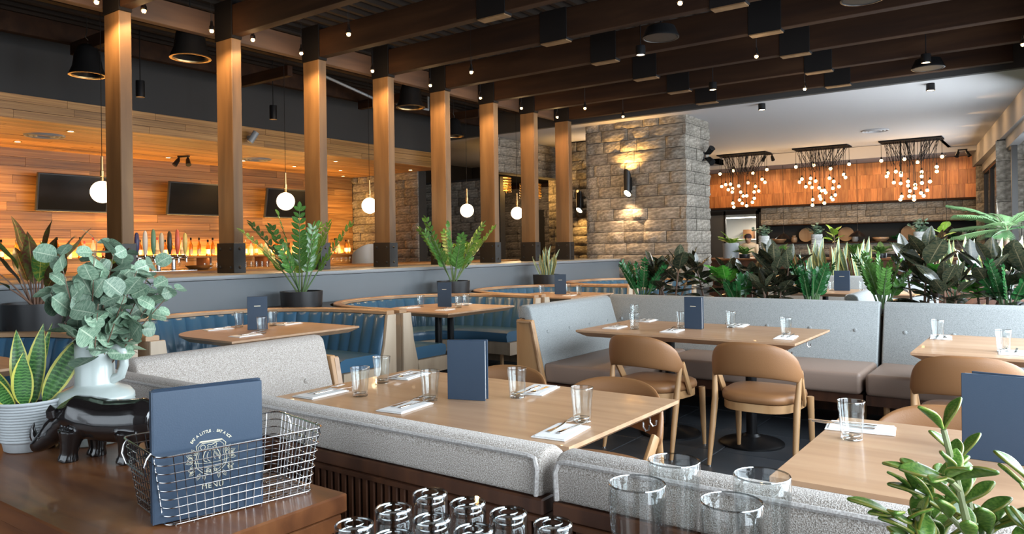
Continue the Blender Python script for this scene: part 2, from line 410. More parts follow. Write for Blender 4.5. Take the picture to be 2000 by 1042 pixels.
# split-face stone blocks
def block_mesh(k, asp):
    r = random.Random(k); nu, nv = 7, 5; b = MB()
    ph = [r.uniform(0, 6) for _ in range(6)]
    def fn(u, v):
        e = min(u, 1-u, (v), (1-v)); d = -.020-r.uniform(0, .006) if e < .01 else -.036-.012*math.sin(3.1*u*asp+ph[0])*math.cos(2.7*v+ph[1])-r.uniform(0, .020)
        return (u-.5+(r.uniform(-.01, .01) if 0 < e else 0), d, v-.5)
    V = b.grid(fn, nu, nv)
    n = [b.bm.verts.new((v.co.x, .02, v.co.z)) for v in (V[0][0], V[nu][0], V[nu][nv], V[0][nv])]
    ed = [[V[i][0] for i in range(nu+1)], [V[nu][j] for j in range(nv+1)], [V[i][nv] for i in range(nu, -1, -1)], [V[0][j] for j in range(nv, -1, -1)]]
    for q in range(4): b.bm.faces.new([n[q]]+ed[q]+[n[(q+1) % 4]])
    bmesh.ops.recalc_face_normals(b.bm, faces=b.bm.faces[:])
    return b.mesh('stone_block', M['stone'], smooth=True, angle=28)
BLK = [block_mesh(k, RND.uniform(1, 3)) for k in range(10)]
def stone_face(parent, o, d, nrm, L, z0, z1, ch, lens, holes=()):
    """blocks in courses on a face: o = start corner, d = unit direction along, nrm = outward side angle"""
    n = max(1, round((z1-z0)/ch)); h = (z1-z0)/n; rz = math.atan2(d[1], d[0])
    for r in range(n):
        x = -RND.uniform(0, lens[0])
        while x < L:
            w = RND.uniform(*lens); a, b = max(0, x), min(L, x+w); x += w
            if L-b < .1: b = L; x = L+1
            z = z0+h*(r+.5)
            for ha, hb, hz0, hz1 in holes:
                if hz0 < z < hz1:
                    if a < ha < b: b = ha
                    elif a < hb < b: a = hb
                    elif ha <= a and b <= hb: b = a
            if b-a < .04: continue
            c = (a+b)/2
            link('stone_block', BLK[RND.randrange(10)], parent, (o[0]+d[0]*c, o[1]+d[1]*c, z), (0, 0, rz), (b-a-.008, RND.uniform(.6, 1.45), h-.008))
# facing -X means the local -y must point to -X: direction along -Y
pier = struct(MB().box(12.06, 5.06, 0, 13.1, 6.98, 3.7).build('pillar_stone', M['stoneback'], smooth=False))
stone_face(pier, (12.05, 7.0), (0, -1), 0, 1.97, .6, 3.68, .205, (.28, .62))
stone_face(pier, (12.02, 5.05), (1, 0), 0, 1.08, .6, 3.68, .205, (.3, .6))
# stone end wall of the bar, facing down the bar
wa = struct(MB().box(11.72, 10.95, 0, 11.95, 13.0, 3.05).build('wall_stone', M['stoneback'], smooth=False))
stone_face(wa, (11.71, 13.0), (0, -1), 0, 2.05, 1.0, 3.05, .19, (.3, .6))
wq = struct(MB().box(13.22, 9.9, 0, 13.4, 12.9, 2.95).build('wall_stone', M['stoneback'], smooth=False))
stone_face(wq, (13.21, 12.9), (0, -1), 0, 2.95, 1.0, 2.9, .19, (.3, .6))
# passage beyond the bar: stone lintel, back wall with a dark doorway, second pier
wl = struct(MB().box(11.75, 9.02, 2.9, 17, 9.3, 3.62).build('wall_lintel', M['stoneback'], smooth=False))
stone_face(wl, (11.75, 9.01), (1, 0), 0, 5.2, 2.9, 3.6, .18, (.35, .7))
wp = struct(MB().box(16.1, 7.0, 0, 16.3, 13.0, 3.6).build('wall_passage', M['stoneback'], smooth=False))
stone_face(wp, (16.08, 12.9), (0, -1), 0, 5.9, .9, 2.95, .2, (.35, .75), holes=((1.55, 2.3, 0, 2.4), (2.85, 3.6, 0, 2.4)))
struct(MB().box(15.9, 9.0, 2.92, 16.1, 13, 3.0).build('trim_5', M['beam'], smooth=False))
p2 = struct(MB().box(14.52, 8.5, 0, 15.4, 9.42, 3.6).build('pillar_stone', M['stoneback'], smooth=False))
stone_face(p2, (14.51, 9.44), (0, -1), 0, .96, .8, 3.58, .2, (.25, .5))
p4 = struct(MB().box(13.6, 7.4, 0, 14.3, 8.3, 3.6).build('pillar_stone', M['stoneback'], smooth=False))
stone_face(p4, (13.59, 8.32), (0, -1), 0, .94, .8, 3.58, .2, (.25, .5))
# the open kitchen end wall: timber panel, stone band, niche, pass window
ke = MB()
ke.box(21.52, 1.45, 2.44, 21.62, 8.4, 3.5); ke.box(21.52, 1.45, 0, 21.62, 6.75, 1.40); ke.box(21.52, 1.45, 1.885, 21.62, 6.75, 2.44)
ke.box(21.52, 6.75, 0, 21.62, 6.84, 2.44); ke.box(21.52, 6.75, 2.29, 21.62, 8.4, 2.44); ke.box(21.52, 8.3, 0, 21.62, 8.4, 2.44); ke.box(21.52, 6.8, 0, 21.62, 8.4, .95)
ke.box(22.05, 1.2, 1.2, 22.1, 6.9, 2.1)
ke = struct(ke.build('wall_kitchen', M['stoneback'], smooth=False))
r0 = 2.46
for z0, z1 in ((2.46, 2.8), (2.8, 3.16), (3.16, 3.48)):
    y = 1.47
    while y < 8.38:
        w_ = RND.uniform(.13, .27); b_ = min(8.38, y+w_)
        plank(ke, 'kplank', (21.50-RND.uniform(0, .006), (y+b_)/2, (z0+z1)/2+RND.uniform(-.001, .001)), (.05, b_-y-.004, z1-z0-.002)); y = b_
stone_face(ke, (21.51, 6.74), (0, -1), 0, 5.28, 1.885, 2.42, .18, (.28, .5))
stone_face(ke, (21.51, 6.74), (0, -1), 0, 5.28, 1.06, 1.37, .155, (.3, .55))
struct(MB().box(21.30, 1.45, 2.40, 21.5, 8.4, 2.445).build('trim_6', M['beam'], smooth=False))
struct(MB().box(21.35, 1.45, 1.37, 22.06, 6.74, 1.405).build('trim_7', M['beam'], smooth=False))
struct(MB().box(21.36, 1.45, 1.885, 22.06, 6.74, 1.91).build('trim_8', M['beam'], smooth=False))
# stone piers on the window side
pr = struct(MB().box(16.06, -.3, 0, 16.7, .77, 3.2).build('pillar_stone', M['stoneback'], smooth=False))
stone_face(pr, (16.05, .79), (0, -1), 0, 1.1, .6, 3.18, .37, (.4, .7))
pq = struct(MB().box(21.0, .5, 0, 21.5, 1.42, 3.2).build('pillar_stone', M['stoneback'], smooth=False))
stone_face(pq, (20.99, 1.44), (0, -1), 0, .5, .8, 3.18, .3, (.2, .4))

# ------------------------------------------------------------------ timber colonnade and the beams it carries
PX = [3.406, 4.542, 5.659, 6.757, 7.85, 8.96, 10.04, 11.10]
ORD = ['first', 'second', 'third', 'fourth', 'fifth', 'sixth', 'seventh', 'eighth']
tim = MB().box(-.056, -.138, 0, .056, .138, 2.41, .006, 1).mesh('timber', M['post'])
shoe = MB().box(-.070, -.152, 0, .070, .152, .31, .004, 1).mesh('base_shoe', M['steel'])
bolt = MB().lathe([(0, .012), (.010, .012), (.016, .004), (.018, 0)], 8).mesh('bolt', M['steel'])
sad = MB().box(-.062, -.15, 0, .062, .15, .40, .004, 1).mesh('saddle', M['black'])
for i, x in enumerate(PX):
    t = thing('timber_post', '%s timber post of the row on the half wall, counted from the croton pot' % ORD[i], 'post', (x, 6.908, 1.145), 0, 'timber posts on the half wall')
    link('timber', tim, t, (0, 0, .004))
    s_ = link('base_shoe', shoe, t)
    for by in (-.09, .09):
        for bz in (.06, .25): link('bolt', bolt, s_, (-.07, by, bz), (0, -PI/2, 0))
    for bz in (.06, .25): link('bolt', bolt, s_, (0, -.152, bz), (PI/2, 0, 0))
    link('saddle', sad, t, (0, 0, 2.415))
    # beam
    ye = sy(x)+.35
    L = 6.755-ye
    b = MB().box(-.055, ye, 0, .055, 6.755, .31, .005, 1).build('ceiling_beam', M['beam'], None, (x, 0, 3.585))
    tag(b, 'dark ceiling beam resting on the %s post of the colonnade' % ORD[i], 'beam', 'ceiling beams'); b['kind'] = 'thing'
    for py in ((4.28, 2.38) if i != 7 else (4.28, 2.38)):
        MB().box(-.062, py-.17, -.018, .062, py+.17, .32, .003, 1).build('splice_plate', M['black'], b)
        MB().box(-.058, py-.16, -.03, .058, py+.16, -.0185).build('splice_shim', M['post'], b, smooth=False)
x = PX[0]-1.1
b = MB().box(-.055, sy(x)+.35, 0, .055, 6.9, .31, .005, 1).build('ceiling_beam', M['beam'], None, (x, 0, 3.585))
tag(b, 'dark ceiling beam nearest the croton pot, before the first post', 'beam', 'ceiling beams'); b['kind'] = 'thing'
# header beam along the posts on the bar side
b = MB().box(1.2, 7.065, 3.62, 11.7, 7.16, 3.86, .005, 1).build('header_beam', M['midwood']); b['kind'] = 'thing'
tag(b, 'long timber header running along the post tops on the bar side', 'beam')
for k, (y, z) in enumerate(((8.0, 3.86), (9.2, 3.8))):
    b = MB().box(-1.8, y-.05, z, 11.7, y+.05, z+.22, .004, 1).build('ceiling_joist', M['beam']); b['kind'] = 'thing'
    tag(b, ['dark joist over the bar pendants', 'dark joist close to the charcoal bulkhead'][k], 'joist')
for k, (x, lab) in enumerate(((4.0, 'short cross joist between the bar joists near the first bell speaker'), (6.2, 'short cross joist above the second bar spotlight'), (8.4, 'short cross joist behind the fifth post'), (10.2, 'short cross joist over the end of the bar'))):
    b = MB().box(x-.04, 8.06, 3.66, x+.04, 9.14, 3.80, .004, 1).build('cross_joist', M['beam']); b['kind'] = 'thing'
    tag(b, lab, 'joist')
for k, (y, z, r, lab) in enumerate(((7.5, 4.05, .03, 'thin conduit just behind the header beam'), (8.6, 4.02, .045, 'black service pipe between the bar joists'), (9.7, 3.98, .03, 'thin conduit beside the bulkhead'))):
    tag(MB().tube([(-1.8, y, z), (11.6, y, z)], r, 8).build('service_pipe', M['deck']), lab, 'pipe')
# ================================================================== FURNITURE
# ---- pedestal tables
def outline(sx, sy, rb=0, n=8):
    """rectangle, with the two corners at +y rounded by rb"""
    p = [(-sx/2, -sy/2), (sx/2, -sy/2)]
    if not rb: return p+[(sx/2, sy/2), (-sx/2, sy/2)]
    for cx, a0 in ((sx/2-rb, 0), (-sx/2+rb, PI/2)):
        for i in range(n+1):
            a = a0+PI/2*i/n; p.append((cx+rb*math.cos(a), sy/2-rb+rb*math.sin(a)))
    return p
def table(x, y, sx, sy, label, peds, rb=0, group=None, hooks=()):
    t = thing('dining_table', label, 'table', (x, y, 0), 0, group)
    b = MB(); rings = []
    for ins, z in ((0, .750), (0, .736), (.06, .700)):
        o = outline(sx-2*ins, sy-2*ins, max(.02, rb-ins) if rb else 0)
        rings.append([b.bm.verts.new((p[0], p[1], z)) for p in o])
    b.bm.faces.new(rings[0]); b.bm.faces.new(rings[-1][::-1]); n = len(rings[0])
    for a, c in zip(rings, rings[1:]):
        for i in range(n): b.bm.faces.new((a[i], a[(i+1) % n], c[(i+1) % n], c[i]))
    bmesh.ops.recalc_face_normals(b.bm, faces=b.bm.faces[:])
    b.build('tabletop', M['oak'], t, angle=30)
    for px, py in peds:
        c = MB().lathe([(0, .70), (.037, .70), (.037, .05), (.0, .05)], 20).box(-.16, -.03, .685, .16, .03, .698).box(-.03, -.16, .685, .03, .16, .698)
        po = c.build('pedestal', M['blackmetal'], t, (px, py, 0))
        MB().lathe([(0, .075), (.045, .072), (.06, .055), (.20, .022), (.215, .012), (.215, 0), (0, 0)], 28).build('pedestal_base', M['blackmetal'], po)
    for hx, hy, a in hooks:
        pts = [(0, 0, .695), (.0, 0, .675), (.012, 0, .66), (.024, 0, .667), (.026, 0, .685)]
        MB().tube([(p[0]*math.cos(a), p[0]*math.sin(a), p[2]) for p in pts], .004, 6).build('bag_hook', M['chrome'], t, (hx, hy, 0))
    return t
table(2.38, 1.945, .84, 1.46, 'oak table beside the boucle front bench, laid for four round a navy menu', [(0, -.32), (0, .32)], hooks=((.30, -.66, -1.2), (.22, -.67, -1.6)))
table(5.20, 2.08, .90, 1.58, 'oak table before the long grey bench, laid for four behind two tan chairs', [(-.1, -.40), (-.14, .18)], hooks=((-.36, -.72, -1.4), (.1, -.72, -1.2)))
table(5.20, .02, 1.02, 1.25, 'oak table by the window end of the tufted bench, behind one tan chair', [(0, -.35), (0, .35)], hooks=((-.3, .57, 1.4), (-.1, .57, 1.6)))
table(2.42, -.16, .83, 1.55, 'oak table behind the jade plant, nearest the camera, with one tall navy menu', [(0, -.35), (0, .35)])
BX = [1.30, 3.58, 5.87, 8.15, 10.42]
BORD = ['first', 'second', 'third', 'fourth', 'fifth']
table(3.57, 5.03, 1.16, .95, 'round-backed oak table inside the blue booth nearest the eucalyptus', [(-.22, 0), (.22, 0)], rb=.38, group='booth tables')
table(5.90, 5.16, 1.08, 1.02, 'round-backed oak table inside the blue booth framed by the tall zz plants', [(-.22, -.1), (.2, .1)], rb=.38, group='booth tables')
table(8.22, 5.20, 1.08, 1.0, 'round-backed oak table inside the blue booth by the pot of small snake plant', [(-.2, 0), (.2, 0)], rb=.38, group='booth tables')
table(10.55, 5.40, 1.05, 1.0, 'round-backed oak table in the farthest blue booth, beside the rubber plants', [(-.2, 0), (.2, 0)], rb=.38, group='booth tables')
table(1.28, 5.05, 1.10, .9, 'round-backed oak table in the blue booth hidden behind the eucalyptus vase', [(-.2, 0), (.2, 0)], rb=.38, group='booth tables')
table(10.3, 2.05, .9, 1.5, 'oak table beyond the rubber plants with a navy menu before the far grey bench', [(0, -.35), (0, .35)])

# ---- upholstered straight benches
def bench_run(t, L, fab, ends=(0, 0), buttons=True, slats=False, seat_trim=(0, 0)):
    """along local x, facing local +y, back plane at y = 0"""
    prof = [(.0, .805), (.0, .885), (.022, .91), (.075, .91), (.105, .89), (.235, .46), (.235, .40), (.05, .40), (.05, .805)]
    c = MB().prism([(y, z) for y, z in prof], .004, L-.004, axis='x', bev=.012)
    cu = c.build('back_cushion', M[fab], t, angle=50)
    pip = MB()
    pip.tube([(.015, -.003, .81), (.012, -.003, .87), (.02, .0, .893), (.04, 0, .897), (L-.04, 0, .897), (L-.02, .0, .893), (L-.012, -.003, .87), (L-.015, -.003, .81)], .006, 6)
    pip.build('piping', M['piping'], cu)
    if buttons:
        nb = max(2, int(L/.30))
        for i in range(nb):
            z = .69; yy = .105+(.89-z)/(.89-.46)*.13
            MB().ball((L*(i+.5)/nb, yy, z), .016, 10, 6, (1, .5, 1)).build('button', M[fab], cu)
    s = MB().box(seat_trim[0]+.004, .225, .315, L-seat_trim[1]-.004, .85, .465, .028, 3).build('seat_cushion', M['taupe'], t, angle=60)
    fr = MB().box(.0, .012, .13, L, .05, .765).box(seat_trim[0], .05, .24, L-seat_trim[1], .80, .312)
    fr.build('carcass', M['walnutdark'], t, smooth=False)
    MB().box(0, 0, .765, L, .052, .803, .004, 1).build('cap_rail', M['walnutdark'], t)
    if slats:
        n = int(L/.028)
        sm = MB().box(-.010, 0, .10, .010, .012, .752, .003, 1).mesh('slat', M['walnutdark'])
        for i in range(n): link('slat', sm, t, (.014+i*(L-.028)/max(1, n-1), -.0005, 0))
        MB().box(0, -.006, .752, L, .013, .764).build('reveal_strip', M['walnutdark'], t, smooth=False)
    for x in (.12, L/2, L-.12):
        for y in (.12, .74):
            if seat_trim[0] and x < seat_trim[0] and y > .2: continue
            MB().tube([(x, y, .25), (x, y, 0)], [.022, .016], 10).build('leg', M['oakx'], t)
    for side, on in zip((0, 1), ends):
        if not on: continue
        x0, x1 = (-.035, 0) if side == 0 else (L, L+.035)
        e = MB().prism([(0, .13), (0, .80), (.15, .80), (.29, .20), (.29, .13)], x0, x1, axis='x', bev=.006).build('end_panel', M['oakx'], t)
        xa = x0-.004 if side == 0 else x1+.004
        MB().bar((xa, .15, .785), (xa, .275, .21), .03, .012).build('panel_trim', M['rail'], e)
        MB().bar((xa, .015, .785), (xa, .15, .785), .03, .012).build('panel_trim', M['rail'], e)
def bench(label, loc, rz, L, fab, **k):
    t = thing('banquette', label, 'bench', loc, rz); bench_run(t, L, fab, **k); return t
# front corner bench: seat faces +X (local +y = +X when rz = -90 deg), then a leg facing -Y
bench('boucle front bench running from the walnut counter to its rounded split', (1.385, 3.30, 0), -PI/2, 2.37, 'boucle', slats=True, seat_trim=(.87, 0))
bench('boucle front bench behind the pint glasses, beyond the rounded split', (1.385, .905, 0), -PI/2, 1.70, 'boucle', slats=True)
bench('pale boucle bench end that backs onto the blue booth, behind the navy menu basket', (2.66, 3.30, 0), PI, 1.03, 'boucle', ends=(1, 0))
# back corner bench
bench('long grey tufted bench in front of the plants, behind the table for four', (6.41, 1.07, 0), PI/2, 2.37, 'wool', seat_trim=(0, .87))
bench('grey tufted bench beside the window, split from the long one by a dark seam', (6.41, -.53, 0), PI/2, 1.58, 'wool')
bench('pale grey tufted bench end with a slanted oak side panel', (6.16, 3.44, 0), PI, 1.34, 'wool', ends=(0, 1))



bench('far pale grey bench behind the distant table with a navy menu', (11.3, 1.2, 0), PI/2, 2.2, 'wool', buttons=False)
bench('pale bench end beyond the plants, turned towards the window light', (8.75, 1.50, 0), PI, 1.6, 'wool', buttons=False)

# ---- round blue booths
def booth_path(n=110):
    a, y0, y1, yb = 1.10, 4.70, 5.02, 6.23
    pts = [(-a, y0+(y1-y0)*i/8) for i in range(8)]
    for i in range(n+1):
        t = PI-PI*i/n; c, s = math.cos(t), math.sin(t); e = 2/2.3
        pts.append((a*math.copysign(abs(c)**e, c), y1+(yb-y1)*abs(s)**e))
    pts += [(a, y1-(y1-y0)*i/8) for i in range(1, 9)]
    # resample evenly
    P = [Vector(p) for p in pts]; L = [0]
    for p, q in zip(P, P[1:]): L.append(L[-1]+(q-p).length)
    out = []; m = 132
    for k in range(m+1):
        s = L[-1]*k/m; j = max(i for i in range(len(L)) if L[i] <= s+1e-9); j = min(j, len(P)-2)
        out.append(P[j].lerp(P[j+1], (s-L[j])/max(1e-9, L[j+1]-L[j])))
    res = []
    for k, p in enumerate(out):
        d = (out[min(k+1, m)]-out[max(k-1, 0)]).normalized(); res.append((p, Vector((d.y, -d.x)), L[-1]*k/m))
    return res, L[-1]
BP, BL = booth_path()
def booth(x, label):
    t = thing('round_booth', label, 'booth', (x, 0, 0), 0, 'blue round booths')
    MB().sweep(BP, [(0, .05), (0, .80), (.03, .80), (.03, .05)]).build('shell', M['paleoak'], t, angle=40)
    MB().sweep(BP, [(-.012, .80), (-.012, .825), (-.004, .832), (.07, .832), (.078, .825), (.078, .80)]).build('top_rail', M['rail'], t, angle=30)
    W = BL/round(BL/.135)
    def chan(it):
        k = .024*abs(math.sin(PI*it[2]/W))**.6
        return [(.032, .795), (.075+k*.5, .795), (.085+k, .77), (.13+k, .60), (.165+k, .46), (.165, .40), (.032, .40)]
    fine = []
    for (p, n, s), (p2, n2, s2) in zip(BP, BP[1:]):
        for q in range(3):
            f = q/3; fine.append((p.lerp(p2, f), n.lerp(n2, f).normalized(), s+(s2-s)*f))
    fine.append(BP[-1])
    bc = MB().sweep(fine, chan).build('back_cushion', M['blue'], t, angle=50)
    # seat pads (three, each its own cushion) and plinth
    n3 = len(BP)//3
    for a, b in ((0, n3), (n3, 2*n3), (2*n3, len(BP)-1)):
        seg = BP[a:b+1]
        MB().sweep(seg, [(.17, .36), (.17, .455), (.20, .47), (.55, .47), (.60, .455), (.615, .42), (.60, .36)]).build('seat_cushion', M['blue'], t, angle=50)
    MB().sweep(BP, [(.05, .22), (.05, .355), (.575, .355), (.575, .22)]).build('seat_frame', M['paleoak'], t, angle=30)
    for s in (-1, 1):
        e = MB().prism([(s*1.10, .05), (s*1.10, .80), (s*1.0, .80), (s*.965, .55), (s*.90, .30), (s*.86, .06)] if s > 0 else [(s*.86, .06), (s*.90, .30), (s*.965, .55), (s*1.0, .80), (s*1.10, .80), (s*1.10, .05)], 4.665, 4.70, axis='y', bev=.004)
        e.build('end_panel', M['paleoak'], t)
        MB().prism([(s*.93, .22), (s*.91, .355), (s*.5, .355), (s*.5, .22)], 4.665, 4.70, axis='y').build('seat_end', M['paleoak'], t)
        for yy in (4.85, 5.4): MB().tube([(s*.60, yy, .22), (s*.60, yy, 0)], [.022, .016], 8).build('leg', M['oakx'], t)
    return t
BLAB = ['blue channelled booth behind the eucalyptus vase, the first along the half wall', 'blue channelled booth behind the white boucle bench end',
        'blue channelled booth between the two tall zz plants', 'blue channelled booth in front of the small snake plant pot', 'farthest blue channelled booth, beside the stone pillar']
b0 = booth(BX[0], BLAB[0])
for x, l in zip(BX[1:], BLAB[1:]): dup(b0, (x, 0, 0), None, l)
# black corner shelves between neighbouring booths, where the pots stand
for k in range(5):
    xa = BX[k-1] if k else BX[0]-2.28; xb = BX[k]
    L = [(xa+p.x+.03, p.y+.03) for p, n, s in BP if p.x > .45 and p.y > 5.2]
    Rr = [(xb+p.x-.03, p.y+.03) for p, n, s in BP if p.x < -.45 and p.y > 5.2]
    L = [p for p in L if p[1] < 6.27]; Rr = [p for p in Rr if p[1] < 6.27]
    poly = [(L[0][0], 6.285)]+L+[((xa+xb)/2, 5.22)]+Rr+[(Rr[-1][0], 6.285)]
    tag(MB().prism(poly, .05, .815, axis='z').build('corner_shelf', M['blackmetal'], smooth=False),
        ['black corner shelf carrying the croton pot before the first booth', 'black corner shelf under the croton pot', 'black corner shelf under the first zz plant pot', 'black corner shelf under the second zz plant pot', 'black corner shelf under the small snake plant pot'][k], 'shelf')

# ---- tan leather chairs with oak legs (front of the seat looks along local +x)
def make_chair(label, loc, rz):
    t = thing('dining_chair', label, 'chair', loc, rz, 'tan leather dining chairs')
    # seat pad: rounded, wider in front
    def seat(z0, z1, grow):
        pts = []
        for i in range(36):
            a = 2*PI*i/36; c, s = math.cos(a), math.sin(a); e = .62
            X = .235*math.copysign(abs(c)**e, c); Y = math.copysign(abs(s)**e, s)*(.235+.02*(X/.235))
            pts.append((X*grow, Y*grow))
        return pts
    b = MB(); rings = []
    for g, z in ((.93, .405), (1.0, .415), (1.01, .435), (.985, .455), (.90, .466), (.5, .470)):
        rings.append([b.bm.verts.new((x, y, z)) for x, y in seat(0, 0, g)])
    for a, c in zip(rings, rings[1:]):
        for i in range(36): b.bm.faces.new((a[i], a[(i+1) % 36], c[(i+1) % 36], c[i]))
    b.bm.faces.new(rings[-1]); b.bm.faces.new(rings[0][::-1])
    b.build('seat', M['tan'], t, angle=60)
    fr = MB()
    fr.prism(seat(0, 0, .955), .355, .404)
    fr.build('seat_frame', M['oakx'], t, angle=40)
    # wrapped backrest band
    def band(u, v):
        th = (u*2-1); a = th*1.50
        y = .268*math.sin(a); x = -.105-.165*math.cos(a)
        top = .785-.155*abs(th)**2.6; bot = .575-.045*th*th
        ph = v*2*PI; hh = (top-bot)/2*(1-.55*max(0, abs(th)-.86)/.14); zc = (top+bot)/2
        k = .020*math.cos(ph); z = zc+hh*math.copysign(abs(math.sin(ph))**.75, math.sin(ph))
        rake = -.10*(z-.6)
        return (x+k*math.cos(a)+rake, y-k*math.sin(a)*.6, z)
    bb = MB(); V = bb.grid(band, 40, 18)
    for ring in (V[0], V[-1]):
        try: bb.bm.faces.new(ring[:-1])
        except ValueError: pass
    bmesh.ops.remove_doubles(bb.bm, verts=bb.bm.verts[:], dist=.0004); bmesh.ops.recalc_face_normals(bb.bm, faces=bb.bm.faces[:])
    bb.build('backrest', M['tan'], t, angle=60)
    for s in (-1, 1):
        MB().tube([(-.13, s*.262, .60), (-.16, s*.25, .40), (-.22, s*.255, .16), (-.255, s*.258, 0)], [.013, .021, .018, .011], 12).build('leg', M['oakx'], t)
        MB().tube([(.205, s*.225, .40), (.215, s*.232, .40), (.225, s*.235, .15), (.232, s*.238, 0)][1:], [.022, .018, .011], 12).build('leg', M['oakx'], t)
        MB().bar((-.105, s*.262, .60), (.03, s*.245, .385), .018, .045, .004).build('arm_strut', M['oakx'], t)
        for fx, fy in ((-.255, .258), (.232, .238)):
            MB().lathe([(0, .006), (.012, .006), (.012, 0), (0, 0)], 10).build('foot_glide', M['chrome'], t, (fx, s*fy, -.0005))
    return t
c0 = make_chair('tan leather chair seen from behind, directly before the table pedestal and the split grey bench', (4.70, 1.475, 0), 0)
dup(c0, (4.69, 2.20, 0), -.10, 'tan leather chair seen from behind, nearest the slanted oak bench panel')
dup(c0, (4.70, .36, 0), .04, 'tan leather chair behind the tall navy menu on the nearest table')
dup(c0, (2.71, 2.16, 0), PI, 'tan leather chair tucked under the far side of the front table, nearest the navy menu')
dup(c0, (2.68, 1.57, 0), PI-.06, 'tan leather chair tucked under the front table, its slanted arm showing below the table edge')
dup(c0, (2.78, .28, 0), PI, 'tan leather chair tucked behind the nearest table, mostly hidden by the jade plant')

# ---- walnut counter in front, and the service shelf with the glasses
t = thing('counter', 'glossy walnut counter carrying the menu basket, rhino and vase', 'counter', (0, 0, 0))
MB().box(.70, 1.365, .745, 1.20, 4.2, .79, .004, 1).build('countertop', M['walnut'], t)
MB().box(.715, 1.385, .74, 1.19, 4.2, .7449).build('shadow_gap', M['blackmetal'], t, smooth=False)
MB().box(.712, 1.377, .70, 1.192, 4.2, .7399, .003, 1).build('edge_band', M['walnut'], t)
MB().box(.73, 1.40, 0, 1.18, 4.2, .70).build('body', M['walnutdark'], t, smooth=False)
t = thing('service_shelf', 'dark walnut service shelf under the upturned glasses and jade plant', 'counter', (0, 0, 0))
MB().box(.42, -.55, .76, 1.10, 1.02, .797, .004, 1).build('countertop', M['walnut'], t)
MB().box(.45, -.52, 0, 1.07, 1.0, .7599).build('body', M['walnutdark'], t, smooth=False)
# ================================================================== LAMPS
def bulb_pendant(x, y, z, label):
    t = thing('spot_pendant', label, 'lamp', (x, y, z), 0, 'small bare spot lamps')
    MB().lathe([(0, .10), (.012, .10), (.016, .06), (.026, .045), (.028, .012), (.022, .010), (0, .012)], 14).build('lamp_holder', M['chrome'], t)
    MB().lathe([(0, .012), (.016, .010), (.02, 0), (.013, -.011), (0, -.015)], 14).build('bulb', M['bulb'], t)
    MB().tube([(-.006, 0, .1), (-.010, 0, 4.218-z)], .0018, 5).tube([(.006, 0, .1), (.010, 0, 4.218-z)], .0018, 5).build('wire', M['steel'], t)
    return t
LROW = [(3.106, 6.66, 'first'), (4.196, 6.66, 'second'), (5.275, 6.66, 'third'), (6.337, 6.66, 'fourth'), (7.378, 6.66, 'fifth'), (8.45, 6.66, 'sixth'), (9.48, 6.66, 'seventh'), (10.52, 6.66, 'eighth')]
first = {}
def place_lamp(x, y, z, label, power=9, aim=(0, 0, -1)):
    if z not in first: first[z] = bulb_pendant(x, y, z, label)
    else: dup(first[z], (x, y, z), None, label)
    spot('spot_lamp_light', (x, y, z-.03), (.1, .05, -1), power, WARM, 150, .5, .02); point('spot_lamp_glow', (x, y, z-.045), power*.10, WARM, .02)
for x, y, o in LROW: place_lamp(x, y, 3.535, 'small glowing spot lamp hung just before the %s timber post' % o, 80)
for x, y, z, l in ((3.50, 6.62, 3.55, 'small glowing spot lamp just past the top of the first timber post'), (4.62, 6.60, 3.53, 'small faint spot lamp just past the top of the second timber post'),
                   (4.79, 5.35, 3.4, 'small glowing spot lamp on wires between the second and third beams'), (6.70, 5.41, 3.4, 'small glowing spot lamp on wires in front of the fourth and fifth posts'),
                   (9.5, 5.53, 3.4, 'small glowing spot lamp on wires left of the stone pillar'), (10.49, 5.42, 3.4, 'small glowing spot lamp on wires before the stone pillar face'),
                   (5.9, 2.5, 3.4, 'small glowing spot lamp at the top of the picture beside a round ceiling speaker'), (8.09, 2.56, 3.4, 'small glowing spot lamp under a splice plate, above the white ceiling edge'),
                   (10.2, 2.6, 3.4, 'small glowing spot lamp hanging before the white ceiling'), (9.38, .21, 3.4, 'small glowing spot lamp at the window end of the beams')):
    place_lamp(x, y, z, l, 16)
# opal globe pendants over the bar
t0 = None
for k, (x, l) in enumerate(((3.67, 'opal globe pendant half hidden by the first post'), (5.906, 'opal globe pendant in front of the third television'), (7.332, 'opal globe pendant half hidden by the fourth post'), (9.498, 'opal globe pendant between the fifth and sixth posts'), (10.923, 'opal globe pendant half hidden by the seventh post'))):
    if t0 is None:
        t0 = thing('globe_pendant', l, 'lamp', (x, 7.8, 1.99), 0, 'globe pendants over the bar')
        MB().ball((0, 0, 0), .112, 24, 16).build('globe', M['globe'], t0)
        MB().lathe([(0, .36), (.012, .36), (.014, .22), (.020, .215), (.020, .16), (.014, .155), (.016, .11), (.03, .105), (0, .10)], 14).build('stem', M['brass'], t0)
        MB().tube([(0, 0, .36), (0, 0, 2.228)], .003, 6).build('cord', M['black'], t0)
    else: dup(t0, (x, 7.8, 1.99), None, l)
    point('globe_light', (x, 7.66, 1.99), 10, (1, .75, .45), .11)
